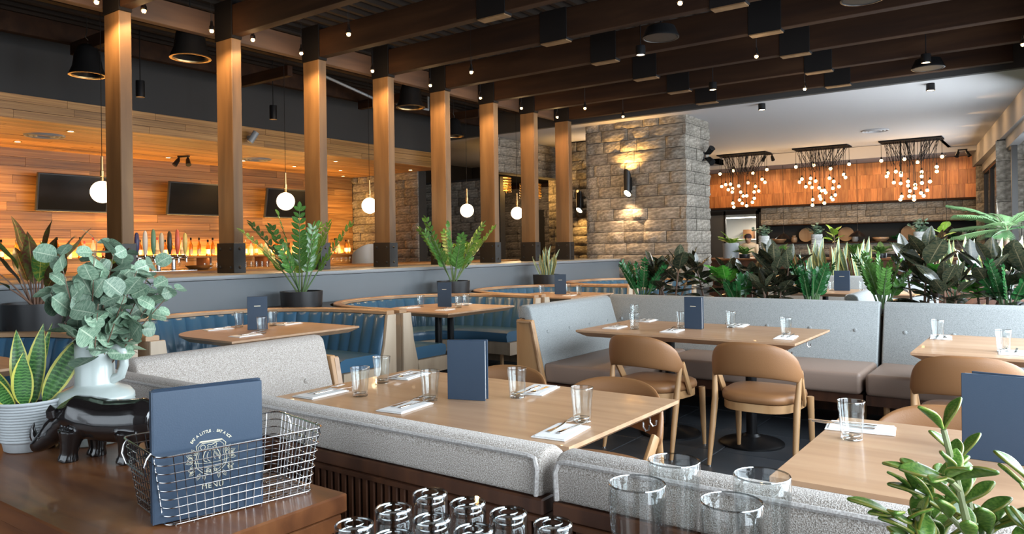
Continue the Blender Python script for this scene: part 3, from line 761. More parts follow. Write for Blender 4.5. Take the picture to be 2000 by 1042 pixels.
# bell shaped ceiling speakers
for k, (x, y, z, s, l) in enumerate(((3.95, 8.7, 3.36, .92, 'black bell speaker left of the first post, over the bar'), (4.05, 6.80, 3.33, 1.0, 'large black bell speaker between the first and second posts'), (7.2, 6.95, 3.30, 1.0, 'black bell speaker between the fourth and fifth posts'), (9.9, 8.4, 3.32, .85, 'black bell speaker between the fifth and sixth posts, farthest down the bar'))):
    if k in (1,): y = 7.35; x = 4.38; z = 3.42
    if k == 2: y = 7.35; x = 7.72; z = 3.38
    t = thing('bell_speaker', l, 'speaker', (x, y, z), 0, 'black bell speakers')
    MB().lathe([(0, .37), (.07, .365), (.115, .33), (.145, .24), (.165, .10), (.20, .02), (.205, 0), (.185, .0), (.15, .06), (0, .09)], 28).build('bell', M['blackmetal'], t)
    MB().lathe([(.175, .012), (.205, .004), (.208, -.006), (.18, -.004)], 28, closed=True).build('rim', M['brass'], t)
    MB().tube([(0, 0, .36), (.02, 0, .42), (-.02, 0, .46), (0, 0, .52), (0, 0, (4.218-z)/s)], .006, 6).build('hanger', M['steel'], t)
    t.scale = (s, s, s)
# flat round speakers between the beams
for k, (x, y, l) in enumerate(((7.05, 3.20, 'flat round ceiling speaker near the top spot lamp'), (7.05, 1.30, 'flat round ceiling speaker at the top edge of the picture'), (10.35, 1.19, 'flat round ceiling speaker just above the white ceiling edge'))):
    t = thing('round_speaker', l, 'speaker', (x, y, 3.50), 0, 'flat round ceiling speakers')
    MB().lathe([(0, .10), (.14, .10), (.17, .03), (.185, .0), (.185, -.012), (.17, -.014), (.165, -.004), (0, -.004)], 30).build('housing', M['blackmetal'], t)
    MB().lathe([(0, -.006), (.164, -.0055), (.164, -.0105), (0, -.012)], 30).build('grille', M['steel'], t)
    MB().tube([(0, 0, .10), (0, 0, .718)], .008, 6).build('hanger', M['black'], t)
# cylinder downlights
for k, (x, y, z, s, l) in enumerate(((4.70, 9.0, 3.27, 1, 'black cylinder spotlight over the bar past the first post'), (6.62, 9.0, 3.25, 1, 'black cylinder spotlight over the bar past the second post'), (7.297, 3.55, 3.42, .8, 'short black downlight beside the nearer flat round speaker'), (9.688, 1.134, 3.42, .8, 'short black downlight between two beams above the far round speaker'), (9.541, 3.60, 3.42, .8, 'short black downlight over the middle of the white ceiling edge'))):
    t = thing('cylinder_spotlight', l, 'lamp', (x, y, z), 0, 'black cylinder downlights')
    hh = .20*s if k < 2 else .10
    MB().lathe([(0, hh), (.05, hh), (.052, hh-.01), (.052, 0), (.042, 0), (.042, .02), (0, .022)], 18).build('can', M['blackmetal'], t)
    MB().lathe([(0, .008), (.041, .008), (.041, .004), (0, .004)], 18).build('lens', M['disc'] if k > 1 else plain('dull_lens%d' % k, (.6, .3, .2), .4), t)
    MB().tube([(0, 0, hh), (0, 0, 4.218-z)], .006, 6).build('stem', M['black'], t)
for k, (x, y, l) in enumerate(((11.9, 3.69, 'short black downlight on the white ceiling edge nearest the stone pillar'), (11.95, 1.346, 'short black downlight on the white ceiling edge nearest the window'))):
    t = thing('cylinder_spotlight', l, 'lamp', (x, y, 3.5), 0, 'black cylinder downlights')
    MB().lathe([(0, .10), (.055, .10), (.057, .0), (.045, 0), (.045, .02), (0, .022)], 18).build('can', M['blackmetal'], t)
    MB().lathe([(0, .008), (.044, .008), (.044, .004), (0, .004)], 18).build('lens', M['disc'], t)
# recessed downlights in the planked soffit and the spots they throw on the bar wall
DL = [(4.618, 10.67, 'left of the first post, close to the soffit edge'), (4.55, 12.2, 'behind the first post, above the first television'), (6.95, 12.4, 'beside the double spotlight, above the second television'),
      (8.08, 11.881, 'just past the second post'), (9.25, 10.73, 'just past the third post near the soffit edge'), (9.27, 11.96, 'over the third television, left of the third post'),
      (10.375, 11.889, 'past the third post, in the middle of the soffit'), (11.2, 12.75, 'in the corner where planks meet the stone end wall'), (11.3, 10.787, 'by the stone end wall near the soffit edge')]
d0 = None
for x, y, l in DL:
    l = 'small glowing soffit downlight '+l
    if d0 is None:
        d0 = thing('recessed_downlight', l, 'lamp', (x, y, 3.012), 0, 'downlights in the planked soffit')
        MB().lathe([(.040, .006), (.055, .004), (.056, -.004), (.040, -.004)], 18, closed=True).build('trim_ring', M['brass'], d0)
        MB().lathe([(0, .006), (.040, .006), (.040, .001), (0, .001)], 18).build('lens', M['disc'], d0)
    else: dup(d0, (x, y, 3.012), None, l)
for x in (2.6, 4.4, 6.2, 8.0, 9.8, 11.2):
    spot('bar_downlight', (x, 12.2, 2.95), (0, .35, -1), 80, AMBER, 120, .9)
# amber strips of the lit back bar: one behind the bottles, one under the upper shelf
for x in (3.0, 5.4, 7.8, 10.2):
    area('back_bar_strip', (x, 12.93, 1.30), (0, .02, 1), 2.3, .05, 40, AMBER)
    area('back_bar_strip', (x, 12.48, 1.30), (0, .45, 1), 2.3, .04, 14, (1, .62, .25))
    area('back_bar_strip', (x, 12.50, 1.255), (0, .5, -1), 2.3, .05, 22, (1, .66, .30))
# soffit wash
for x in (3.5, 6.5, 9.5): area('soffit_wash', (x, 12.75, 1.68), (0, -.5, 1), 2.4, .06, 20, AMBER)
point('passage_fill', (13.4, 7.2, 3.2), 45, (1, .78, .55), .15)  # added lamp without a fixture, brightens the white ceiling by the passage
point('passage_fill', (14.8, 10.6, 2.4), 25, (1, .68, .4), .2)

# wall sconces: slanted half cylinders lit at both ends
def sconce(loc, label, rz=0):
    t = thing('wall_sconce', label, 'lamp', loc, rz)
    b = MB(); n = 20
    def tubeat(p, q, r):
        b.tube([p, q], r, n, cap=False)
    b.tube([(-.075, 0, -.16), (-.075, 0, .17)], .055, n, cap=False)
    sh = b
    for v in b.bm.verts:                                        # ends cut on the slant
        v.co.z += (v.co.x+.075)*(-1.0)
    sh.build('shade', M['blackmetal'], t)
    MB().prism([(-.045, -.10), (.045, -.10), (.045, .10), (-.045, .10)], -.03, .0, axis='x').build('back_plate', M['blackmetal'], t)
    e = MB().tube([(-.075, 0, -.14), (-.075, 0, -.135)], .052, n)
    for v in e.bm.verts: v.co.z += (v.co.x+.075)*(-1.0)
    e.build('lens', M['disc'], t)
    t.scale = (1.15, 1.15, 1.15)
    return t
sconce((11.955, 6.066, 2.47), 'black slanted wall sconce on the wide face of the stone pillar')
spot('sconce_up', (11.86, 6.066, 2.66), (.10, 0, 1), 110, AMBER, 125, .8, .02)
spot('sconce_down', (11.82, 6.066, 2.26), (.14, 0, -1), 100, (1, .66, .36), 100, .8, .02)
sconce((13.50, 7.98, 2.30), 'black slanted wall sconce on the narrow stone pillar past the last post')
spot('sconce_up', (13.34, 7.98, 2.5), (.14, 0, 1), 70, AMBER, 120, .8, .02)
spot('sconce_down', (13.34, 7.98, 2.1), (.14, 0, -1), 60, AMBER, 100, .8, .02)

# chandeliers: slatted canopies with many cords
CHX = 18.2
CHB = [
 [(18.04,6.65,3.13),(18.35,6.43,3.22),(18.32,5.92,3.12),(18.09,5.51,3.16),(18.2,6.67,2.83),(18.18,6.56,2.87),(18.27,6.47,2.88),(18.33,6.55,2.75),(18.02,6.33,2.75),(17.99,6.33,2.66),(18.35,6.29,2.83),(18.17,6.18,2.66),(18.32,6.17,2.57),(17.98,5.97,2.55),(18.18,6.0,2.88),(18.3,5.86,2.79),(18.08,5.82,2.64),(18.4,5.81,2.68),(18.38,5.72,2.96),(17.99,5.53,2.85),(17.99,5.79,2.48),(18.22,5.91,2.4),(18.39,6.29,2.48),(18.15,6.14,2.38),(18.08,6.35,2.39),(18.17,6.36,2.3),(17.99,5.98,2.31)],
 [(18.04,4.82,3.17),(18.35,4.5,3.21),(18.32,4.12,3.1),(18.09,3.67,3.15),(18.2,4.73,2.89),(18.18,4.78,2.82),(18.27,4.55,2.9),(18.33,4.59,2.8),(18.02,4.38,2.81),(17.99,4.59,2.69),(18.35,4.54,2.69),(18.17,4.34,2.66),(18.32,4.32,2.6),(17.98,4.18,2.58),(18.18,4.2,2.54),(18.3,4.14,2.88),(18.08,4.0,2.78),(18.4,3.85,2.95),(18.38,3.81,2.88),(17.99,4.0,2.62),(17.99,3.87,2.65),(18.22,4.0,2.48),(18.39,4.12,2.43),(18.15,4.04,2.37),(18.08,4.31,2.46),(18.17,4.31,2.4),(17.99,4.44,2.38),(18.08,4.47,2.26),(18.17,4.23,2.3)],
 [(18.04,3.0,3.17),(18.35,2.59,3.2),(18.32,2.33,3.11),(18.09,1.84,3.17),(18.2,2.9,2.9),(18.18,2.92,2.83),(18.27,2.75,2.93),(18.33,2.66,2.9),(18.02,2.61,2.82),(17.99,2.75,2.67),(18.35,2.67,2.67),(18.17,2.5,2.69),(18.32,2.52,2.61),(17.98,2.44,2.47),(18.18,2.48,2.37),(18.3,2.38,2.62),(18.08,2.35,2.53),(18.4,2.26,2.9),(18.38,2.26,2.8),(17.99,2.21,2.63),(17.99,2.06,2.65),(18.22,2.14,2.48),(18.39,2.28,2.44),(18.15,2.2,2.36),(18.08,1.94,2.96),(18.17,1.95,2.87),(17.99,2.6,2.36),(18.08,2.64,2.3),(18.17,2.39,2.36),(18.2,2.39,2.29)]]
bulbm = MB().ball((0, 0, 0), .036, 12, 8).mesh('bulb', M['bulb'])
capm = MB().lathe([(0, .085), (.014, .085), (.018, .035), (0, .03)], 10).mesh('bulb_cap', M['black'])
for k, (bl, (ya, yb), l) in enumerate(zip(CHB, ((6.70, 5.50), (4.88, 3.68), (3.04, 1.83)), ('cluster chandelier of bare bulbs nearest the stone pillar', 'middle cluster chandelier of bare bulbs before the timber panel', 'cluster chandelier of bare bulbs nearest the window soffit'))):
    yc = (ya+yb)/2
    t = thing('chandelier', l, 'chandelier', (CHX, yc, 3.598), 0, 'bulb chandeliers before the kitchen')
    c = MB().box(-.26, -(ya-yb)/2, -.03, .26, (ya-yb)/2, 0)
    c.build('canopy', M['black'], t, smooth=False)
    r = random.Random(k)
    for x, y, z in bl:
        bo = link('bulb', bulbm, t, (x-CHX, y-yc, z-3.598)); link('bulb_cap', capm, bo)
        MB().tube([(x-CHX, y-yc, -.02), (x-CHX, y-yc, z-3.598+.08)], .0045, 5).build('cord', M['black'], t)
    lo = MB()
    for q in range(46):                                         # slack loops gathered under the canopy
        y1 = r.uniform(-.55, .55); y2 = r.uniform(-.12, .12)+y1*.55; x1 = r.uniform(-.2, .2)
        lo.tube([(x1, y1, -.025), (x1*.6, (y1+y2)/2, -.22-r.uniform(0, .1)), (x1*.2, y2, -.42-r.uniform(0, .15))], .005, 4)
    s_ = lo.build('slack_cords', M['black'], t); s_['kind'] = 'stuff'
    for q in (0, 1): point('chandelier_light', (CHX-.1, yc+(q-.5)*.5, 2.72), 30, WARM, .3)
# kitchen ceiling recess and panel wash
area('recess_light', (19.0, 4.67, 3.66), (1, 0, .10), 5.2, .06, 42, (1, .60, .25))
for y in (2.0, 3.5, 5.0, 6.5, 7.8): spot('panel_wash', (20.6, y, 3.46), (.75, 0, -1), 40, (1, .62, .30), 100, .8)
for y in (2.6, 4.4, 6.2): spot('counter_light', (15.2, y, 3.5), (0, 0, -1), 60, (1, .75, .5), 90, .8)
for x in (13.6, 15.2, 16.8, 18.4, 20.0): spot('soffit_cove', (x, sl(x)+.55, 3.55), (0, -1, -.35), 14, (1, .60, .28), 120, 1, .1)
# small double spotlights
for k, (x, y, z, rz, l) in enumerate(((18.6, 5.62, 3.598, 0, 'black double spotlight between the first two chandeliers'), (19.9, 1.62, 3.488, .3, 'black double spotlight at the soffit end of the kitchen ceiling'), (7.0, 12.0, 3.018, .5, 'black double spotlight under the planked soffit over the bar'))):
    t = thing('double_spotlight', l, 'lamp', (x, y, z), rz)
    MB().box(-.03, -.10, -.03, .03, .10, 0, .004, 1).build('track', M['blackmetal'], t)
    for s in (-1, 1):
        MB().tube([(0, s*.08, -.03), (-.02, s*.09, -.08), (-.07, s*.13, -.17)], [.012, .035, .045], 12).build('head', M['blackmetal'], t)
t = thing('double_spotlight', 'black double spotlight clamped to the window side of the stone pillar', 'lamp', (12.75, 4.985, 2.95), 0)
MB().box(-.05, -.02, -.08, .05, .045, .08, .004, 1).build('wall_plate', M['blackmetal'], t)
for s in (-1, 1): MB().tube([(0, -.02, s*.04), (-.01, -.09, s*.06), (-.05, -.17, s*.13)], [.014, .05, .06], 12).build('head', M['blackmetal'], t)
for k, (x, y, z, l) in enumerate(((15.6, 6.95, 3.598, 'oval white ceiling vent beside the stone pillar'), (16.2, 2.8, 3.598, 'oval white ceiling vent before the chandelier nearest the soffit'), (4.55, 11.3, 3.016, 'round vent in the planked soffit over the bar'), (8.1, 11.5, 3.016, 'round vent in the planked soffit behind the third post'))):
    t = thing('ceiling_vent', l, 'vent', (x, y, z))
    for r_ in (.10, .16, .22): MB().lathe([(r_, 0), (r_+.035, 0), (r_+.025, -.02), (r_+.01, -.02)], 24, closed=True).build('vent_ring', M['white'] if k < 2 else M['ledge'], t)
# woven lamps in the passage
for k, (x, y, z, l) in enumerate(((13.5, 10.1, 2.62, 'woven drum lamp in the passage behind the sixth post'), (14.2, 9.75, 2.50, 'woven drum lamp in the passage behind the seventh post'))):
    t = thing('woven_lamp', l, 'lamp', (x, y, z), 0, 'woven lamps in the passage')
    for j in range(6):
        MB().lathe([(.245, .06*j), (.262, .06*j+.02), (.245, .06*j+.04), (.235, .06*j+.02)], 24, closed=True).build('hoop', M['brass'], t)
    for j in range(16):
        a = 2*PI*j/16; MB().bar((.24*math.cos(a), .24*math.sin(a), 0), (.24*math.cos(a+.4), .24*math.sin(a+.4), .34), .022, .008).build('strip', M['brass'], t)
    MB().ball((0, 0, .14), .10, 14, 10).build('bulb', emit('woven_glow%d' % k, (1, .62, .22), 9), t)
    MB().tube([(0, 0, .2), (0, 0, 3.58-z)], .008, 6).build('cord', M['black'], t)
    point('woven_light', (x-.1, y-.35, z+.1), 22, AMBER, .2)

t = thing('white_spotlight', 'small white spotlight on the planked fascia between the second and third posts', 'lamp', (6.97, 10.02, 3.02))
MB().tube([(-.05, -.02, .03), (.04, -.06, .19)], .05, 14).build('head', M['ledge'], t)
MB().box(-.02, -.03, .10, .02, .095, .14).build('bracket', M['ledge'], t, smooth=False)
tag(MB().tube([(7.3, 8.72, 3.96), (8.3, 8.72, 3.78), (8.32, 8.72, 3.62)], .022, 8).tube([(8.3, 8.72, 3.78), (9.6, 8.72, 3.78), (9.6, 8.72, 4.217)], .022, 8).build('service_pipe', M['ledge']), 'pale sprinkler pipe above the bar behind the fifth post', 'pipe')
# ================================================================== SMALL THINGS ON TABLES AND COUNTERS
def fuse(b, vox, smooth=6, adapt=0):
    """melt overlapping shapes into one continuous skin"""
    me = b.mesh('tmp', None, False); o = bpy.data.objects.new('tmp', me); COL.objects.link(o)
    r = o.modifiers.new('r', 'REMESH'); r.mode = 'VOXEL'; r.voxel_size = vox
    s = o.modifiers.new('s', 'SMOOTH'); s.iterations = smooth; s.factor = .5
    dg = bpy.context.evaluated_depsgraph_get(); out = bpy.data.meshes.new_from_object(o.evaluated_get(dg))
    bpy.data.objects.remove(o); bpy.data.meshes.remove(me)
    for p in out.polygons: p.use_smooth = True
    return out
def text_mesh(s, size, depth=.0004, shear=0, sp=1):
    c = bpy.data.curves.new('t', 'FONT'); c.body = s; c.size = size; c.extrude = depth; c.align_x = 'CENTER'; c.align_y = 'CENTER'; c.shear = shear; c.space_character = sp
    c.resolution_u = 3
    o = bpy.data.objects.new('t', c); COL.objects.link(o); dg = bpy.context.evaluated_depsgraph_get()
    me = bpy.data.meshes.new_from_object(o.evaluated_get(dg)); bpy.data.objects.remove(o); bpy.data.curves.remove(c); return me
def add_text(b, s, size, x, z, rot=0, y=-.0006, shear=0, sp=1):
    me = text_mesh(s, size, shear=shear, sp=sp); n0 = set(b.bm.verts); b.bm.from_mesh(me); bpy.data.meshes.remove(me)
    ca, sa = math.cos(rot), math.sin(rot)
    for v in b.bm.verts:
        if v not in n0: v.co = Vector((x+v.co.x*ca-v.co.y*sa, y-v.co.z, z+v.co.x*sa+v.co.y*ca))
# ---- tumblers
def rimmed(b, rings):            # thicker, brighter glass along the rim and the heel
    n = len(b.bm.faces)
    for r, z, w in rings: b.tube([(r*math.cos(2*PI*i/28), r*math.sin(2*PI*i/28), z) for i in range(28)], w, 6, closed=True)
    me = b.mesh('glass_body', M['glass'], True, 50); me.materials.append(M['glassrim'])
    for i, p in enumerate(me.polygons): p.material_index = 1 if i >= n else 0
    return me
def tumbler_mesh():
    b = MB(); n = 28
    outer = [(0, 0), (.029, 0), (.0315, .003), (.033, .02), (.0365, .085), (.0385, .092), (.0405, .120), (.0398, .1225), (.0388, .120), (.0365, .092), (.0305, .024), (.024, .017), (0, .016)]
    b.lathe(outer, n, flute=.035, flz=(.004, .088)); return rimmed(b, ((.0396, .1215, .0013), (.0300, .004, .0022), (.0245, .0155, .0016), (.0150, .0015, .0016)))
TUM = tumbler_mesh()
def tumbler(x, y, z, label, flip=False, group='water tumblers on the tables'):
    o = link('tumbler', TUM, None, (x, y, z+(.1226 if flip else 0)), (PI if flip else 0, 0, RND.uniform(0, 1)))
    return tag(o, label, 'glass', group)
# ---- napkin, fork, knife
NAP = MB(); NAP.box(-.105, -.062, 0, .105, .062, .004, .0015, 1).box(-.100, -.060, .0042, .095, .050, .008, .0015, 1)
NAP = NAP.mesh('napkin', M['linen'])
def fork_mesh():
    b = MB()
    def zz(x): return .0015+.006*math.exp(-((x-.035)/.03)**2)+(.003 if x > .07 else 0)
    st = [(-.095, .009), (-.08, .0085), (-.04, .005), (.0, .003), (.03, .0035), (.045, .010), (.055, .0115)]
    V = []
    for x, w in st: V.append([b.bm.verts.new((x, y*w, zz(x)+q)) for y, q in ((-1, 0), (1, 0), (1, .0016), (-1, .0016))])
    for a, c in zip(V, V[1:]):
        for k in range(4): b.bm.faces.new((a[k], a[(k+1) % 4], c[(k+1) % 4], c[k]))
    b.bm.faces.new(V[0][::-1]); b.bm.faces.new(V[-1])
    for k in range(4):
        y = -.0093+.0062*k; b.bar((.053, y, zz(.055)+.0008), (.098, y, .009), .0026, .0016)
    bmesh.ops.recalc_face_normals(b.bm, faces=b.bm.faces[:]); return b.mesh('fork', M['silver'], True, 40)
def knife_mesh():
    b = MB()
    b.prism([(-.105, -.006), (-.10, -.008), (-.01, -.0055), (-.01, .0055), (-.10, .008), (-.105, .006)], .0, .0045, bev=.001)
    b.prism([(-.012, -.004), (.085, -.0085), (.105, -.004), (.11, .004), (-.012, .0045)], .0012, .0028); return b.mesh('knife', M['silver'], True, 40)
FRK, KNF = fork_mesh(), knife_mesh()
def setting(x, y, a, gx, gy, where, cut=True):
    """napkin at x, y turned by a; tumbler at gx, gy"""
    j = RND.uniform(-.1, .1)
    tag(link('napkin', NAP, None, (x, y, .7505), (0, 0, a)), 'folded white napkin '+where, 'napkin', 'white napkins')
    if cut:
        ca, sa = math.cos(a), math.sin(a)
        tag(link('fork', FRK, None, (x+ca*.05-sa*.022, y+sa*.05+ca*.022, .7590), (0, 0, a+j)), 'steel fork '+where, 'fork', 'steel forks')
        tag(link('knife', KNF, None, (x+ca*.055+sa*.022, y+sa*.055-ca*.022, .7590), (0, 0, a+j*.6-.06)), 'steel knife '+where, 'knife', 'steel knives')
    tumbler(gx, gy, .7505, 'clear fluted tumbler '+where)
T1, T2, T3, T4 = 'of the front table', 'of the table for four', 'of the window table', 'of the nearest table'
setting(2.10, 1.33, .12, 2.27, 1.35, 'at the front table corner nearest the pint glasses')
setting(2.10, 2.05, .12, 2.255, 2.06, 'at the front table place between menu and boucle bench')
setting(2.10, 2.55, .05, 2.16, 2.37, 'at the front table corner nearest the menu basket')
setting(2.63, 2.54, PI+.2, 2.43, 2.52, 'at the front table corner by the boucle bench end')
setting(2.66, 1.80, PI+.2, 2.49, 1.79, 'at the front table far side past its navy menu')
setting(5.03, 2.69, .1, 5.0, 2.51, 'at the four-place table end nearest the slanted oak panel')
setting(5.60, 2.70, PI+.1, 5.70, 2.86, 'at the four-place table far corner by the bench corner')
setting(5.02, 2.22, .1, 5.25, 2.25, 'at the four-place table in front of its navy menu')
setting(5.58, 1.93, PI+.1, 5.43, 1.935, 'at the four-place table far side past its navy menu')
setting(5.02, 1.42, .1, 5.13, 1.45, 'at the four-place table corner above the tan chair')
setting(5.50, .58, PI+.1, 5.43, .59, 'at the window table corner by the dark bench seam')
setting(4.93, .18, .05, 4.97, .22, 'at the window table above the lone tan chair')
setting(2.68, .52, 1.7, 2.52, .515, 'at the corner of the nearest table')
setting(3.25, 4.78, .1, 3.42, 4.82, 'on the front edge of the first visible booth table')
setting(3.40, 5.36, -.2, 3.60, 5.38, 'on the rounded side of the first visible booth table')
setting(3.95, 5.20, PI+.2, 3.80, 5.21, 'on the far side of the first visible booth table')
setting(5.66, 4.95, .2, 5.93, 5.0, 'on the front edge of the booth table between zz plants')
setting(5.68, 5.46, .0, 5.86, 5.47, 'on the rounded side of the booth table between zz plants')
setting(6.30, 5.26, PI, 6.2, 5.12, 'on the far side of the booth table between zz plants')
setting(8.05, 4.95, .2, 8.2, 4.9, 'on the front edge of the booth table behind the oak panel')
setting(8.55, 5.45, PI, 8.58, 5.3, 'on the far side of the booth table behind the oak panel')
tumbler(8.12, 5.42, .7505, 'clear fluted tumbler beside the navy menu in the fourth booth, on its wall side')
tumbler(10.55, 5.35, .7505, 'clear fluted tumbler on the farthest booth table beside the rubber plants')
tumbler(10.32, 2.33, .7505, 'clear fluted tumbler on the distant table beyond the plants, pillar side of the menu')
tumbler(10.42, 1.98, .7505, 'clear fluted tumbler on the distant table beyond the plants, window side of the menu')
# ---- upturned tumblers on the service shelf
r_lab = ['back', 'middle', 'front']
for r, X in enumerate((1.02, .925, .835)):
    for q, Y in enumerate((.935, .845, .755, .665)):
        if r == 2 and q > 2: continue
        tumbler(X, Y, .798, 'upturned fluted tumbler, %s of the %s row on the service shelf' % (['first from the basket', 'second from the basket', 'third from the basket', 'last, nearest the pints'][q], r_lab[r]), True, 'upturned tumblers on the service shelf')
PINT = rimmed(MB().lathe([(0, 0), (.027, 0), (.0285, .004), (.030, .06), (.0345, .15), (.0395, .222), (.0392, .245), (.0382, .2465), (.0372, .245), (.0372, .222), (.0325, .15), (.028, .06), (.026, .016), (0, .013)], 32), ((.0382, .2455, .0012), (.0275, .004, .002), (.024, .014, .0016)))
for X, Y, w in ((1.055, .467, 'back row, nearer the upturned tumblers'), (1.055, .334, 'back row, nearer the jade plant'), (.925, .464, 'front row, nearer the upturned tumblers'), (.925, .332, 'front row, nearer the jade plant')):
    tag(link('pint_glass', PINT, None, (X, Y, .798)), 'tall empty pint glass in the '+w, 'glass', 'pint glasses on the service shelf')

# ---- menus
def menu(x, y, z, rz, w, h, label, hinge='left', open_=.22, th=.004, strip=True, shift=0, group='navy menus on the tables'):
    t = thing('menu', label, 'menu', (x, y, z), rz, group)
    MB().box(0, 0, 0, w, th, h, .0012, 1).build('front_cover', M['navy'], t)
    hx = 0 if hinge == 'left' else w
    a = open_ if hinge == 'left' else PI-open_
    bk = MB().box(0, 0, 0, w, th, h, .0012, 1)
    o = bk.build('back_cover', M['navy'], t, (hx+shift, th+.007 if hinge == 'left' else th+.011, 0)); o.rotation_euler = (0, 0, a)
    pg = MB().box(.003, -.0025, .004, w-.006, -.0005, h-.004); p = pg.build('page', M['paper'], t, (hx, th+.006, 0), smooth=False); p.rotation_euler = (0, 0, a*.5 if hinge == 'left' else PI-open_*.5)
    MB().box(-.001 if hinge == 'left' else w-.003, .0005, 0, .003 if hinge == 'left' else w+.001, th+.011, h).build('spine', M['navy'], t)
    if strip:
        sx = w*.5; MB().box(sx-w*.16, -.0007, h*.70, sx+w*.16, .0002, h*.70+h*.022).build('title_print', M['foil'], t, smooth=False)
    return t
menu(2.313, 2.014, .7505, math.atan2(-.156, .05), .164, .243, 'navy menu standing in the middle of the front table', strip=False)
menu(5.227, 2.214, .7505, math.atan2(-.133, .0), .135, .235, 'navy menu standing on the table before the long grey bench', 'left', .30)
menu(3.50, 5.12, .7505, -.62, .150, .26, 'navy menu standing on the table in the booth by the white bench end', 'right', .1)
menu(5.93, 5.29, .7505, -1.15, .150, .26, 'navy menu standing half open on the table between the zz plants', 'right', .5)
menu(8.22, 5.28, .7505, -1.0, .150, .26, 'navy menu standing on the table below the small snake plant', 'right', .25)
menu(10.34, 2.30, .7505, -PI/2, .19, .26, 'navy menu on the distant table between two tumblers', 'left', .3)
menu(2.475, .212, .7505, -PI/2, .25, .243, 'large navy menu standing on the nearest table behind the jade plant', 'right', .16, .006, False, .020)
# ---- the menus in the wire basket
def big_menu(x, y, rz, label, printed):
    w, h = .230, .280
    t = thing('menu', label, 'menu', (x, y, .7945), rz, 'menus in the wire basket')
    MB().box(0, 0, 0, w, .003, h, .001, 1).build('front_cover', M['navy'], t)
    MB().box(.001, .0075, 0, w-.001, .0105, h, .001, 1).build('back_cover', M['navy'], t)
    MB().box(.003, .0032, .002, w-.003, .0073, h-.003).build('page', M['paper'], t, smooth=False)
    MB().box(-.001, .0, 0, .002, .0105, h).build('spine', M['navy'], t)
    if not printed: return t
    b = MB(); cx, cz = .118, .128; r = .0006
    def pl(pts, rad=.0007, closed=False): b.tube([(cx+px*.001, -.0003, cz+pz*.001) for px, pz in pts], rad, 4, closed=closed)
    # arched motto
    s = 'EAT A LITTLE . EAT A LOT'; n = len(s)
    for i, ch in enumerate(s):
        if ch == ' ': continue
        a = math.radians(143-106*i/(n-1)); add_text(b, ch, .0088, cx+.050*math.cos(a), cz+.004+.050*math.sin(a)*1.0, a-PI/2)
    # shield with a clipped top, doubled line
    for k, o in enumerate((1, .87)):
        S = [(-22, 33), (22, 33), (31, 24), (29, 8), (33, -8), (30, -24), (18, -36), (0, -43), (-18, -36), (-30, -24), (-33, -8), (-29, 8), (-31, 24)]
        pl([(x*o, (z+3)*o-3) for x, z in S], .0008 if k == 0 else .0005, True)
    pl([(-24, 31.5), (24, 31.5)], .0014)
    pl([(-17+5*math.cos(a), 20+5*math.sin(a)) for a in [2*PI*i/14 for i in range(14)]], .0006, True)
    # the bear of the crest: head, ears, shoulders, forelegs
    pl([(-8, 15), (-6, 20), (-8, 23), (-4, 25), (-1, 23), (5, 25), (10, 27), (12, 24), (10, 20), (11, 14), (8, 12), (4, 11), (1, 13), (-3, 11), (-8, 15)], .0008)
    pl([(2, 19), (4, 17), (6, 19)], .0006); pl([(-3, 20), (-2, 18.5)], .0008); pl([(7, 21), (8, 19.5)], .0008)
    pl([(-8, 15), (-14, 8), (-17, -2), (-15, -10), (-9, -13)], .0009); pl([(11, 14), (16, 7), (19, -3), (17, -11)], .0009)
    pl([(-6, 8), (-9, 0), (-7, -9), (-2, -13)], .0007); pl([(7, 9), (5, 0), (8, -9)], .0007); pl([(0, 8), (1, 0), (-1, -6)], .0006)
    for q in range(5): pl([(10+q*1.6, 8-q*2.5), (8.5+q*1.8, 2-q*2.5)], .0005)
    # ribbon
    pl([(-36, -12), (-18, -15), (0, -16), (18, -15), (36, -12)], .0006); pl([(-38, -21), (-18, -24.5), (0, -25.5), (18, -24.5), (38, -21)], .0006)
    pl([(-36, -12), (-42, -10), (-39, -16), (-44, -20), (-38, -21)], .0006); pl([(36, -12), (42, -10), (39, -16), (44, -20), (38, -21)], .0006)
    add_text(b, 'Earls', .0125, cx, cz-.032, 0, shear=.15)
    # leaves and blossoms either side
    for s_ in (-1, 1):
        for (lx, lz, a, L) in ((36, 4, 60, 17), (40, 0, 25, 17), (42, -8, -10, 15), (38, -28, -40, 16), (28, -36, -65, 15), (20, -40, -95, 12)):
            ra = math.radians(a); ux, uz = math.cos(ra), math.sin(ra); vx, vz = -uz, ux
            pp = [(0, 0), (.3, .2), (.6, .22), (1, 0), (.6, -.22), (.3, -.2)]
            pl([(s_*(lx-4+L*(p*ux+q*vx)), lz+L*(p*uz+q*vz)) for p, q in pp], .0006, True)
            pl([(s_*(lx-4), lz), (s_*(lx-4+L*.8*ux), lz+L*.8*uz)], .0004)
        for (bx, bz, R0) in ((43, -3, 6), (41, -27, 6.5)):
            pl([(s_*(bx+R0*(.75+.25*math.cos(5*a))*math.cos(a)), bz+R0*(.75+.25*math.cos(5*a))*math.sin(a)) for a in [2*PI*i/30 for i in range(30)]], .0006, True)
    b.build('crest_print', M['foil'], t, smooth=False)
    b = MB(); add_text(b, 'MENU', .0155, cx+.002, .062, 0, sp=1.15); b.build('title_print', M['foil'], t, smooth=False)
    return t
ang_m = math.atan2(-.073, .218)
big_menu(.818, 1.537, ang_m, 'navy menu with a gold bear crest at the front of the wire basket', True)
nx, ny = -math.sin(ang_m), math.cos(ang_m)
big_menu(.818+nx*.0135, 1.537+ny*.0135, ang_m, 'second navy menu right behind the crested one in the wire basket', False)
big_menu(.826+nx*.027, 1.537+ny*.027, ang_m+.025, 'rearmost navy menu in the wire basket, its edge showing at one side', False)
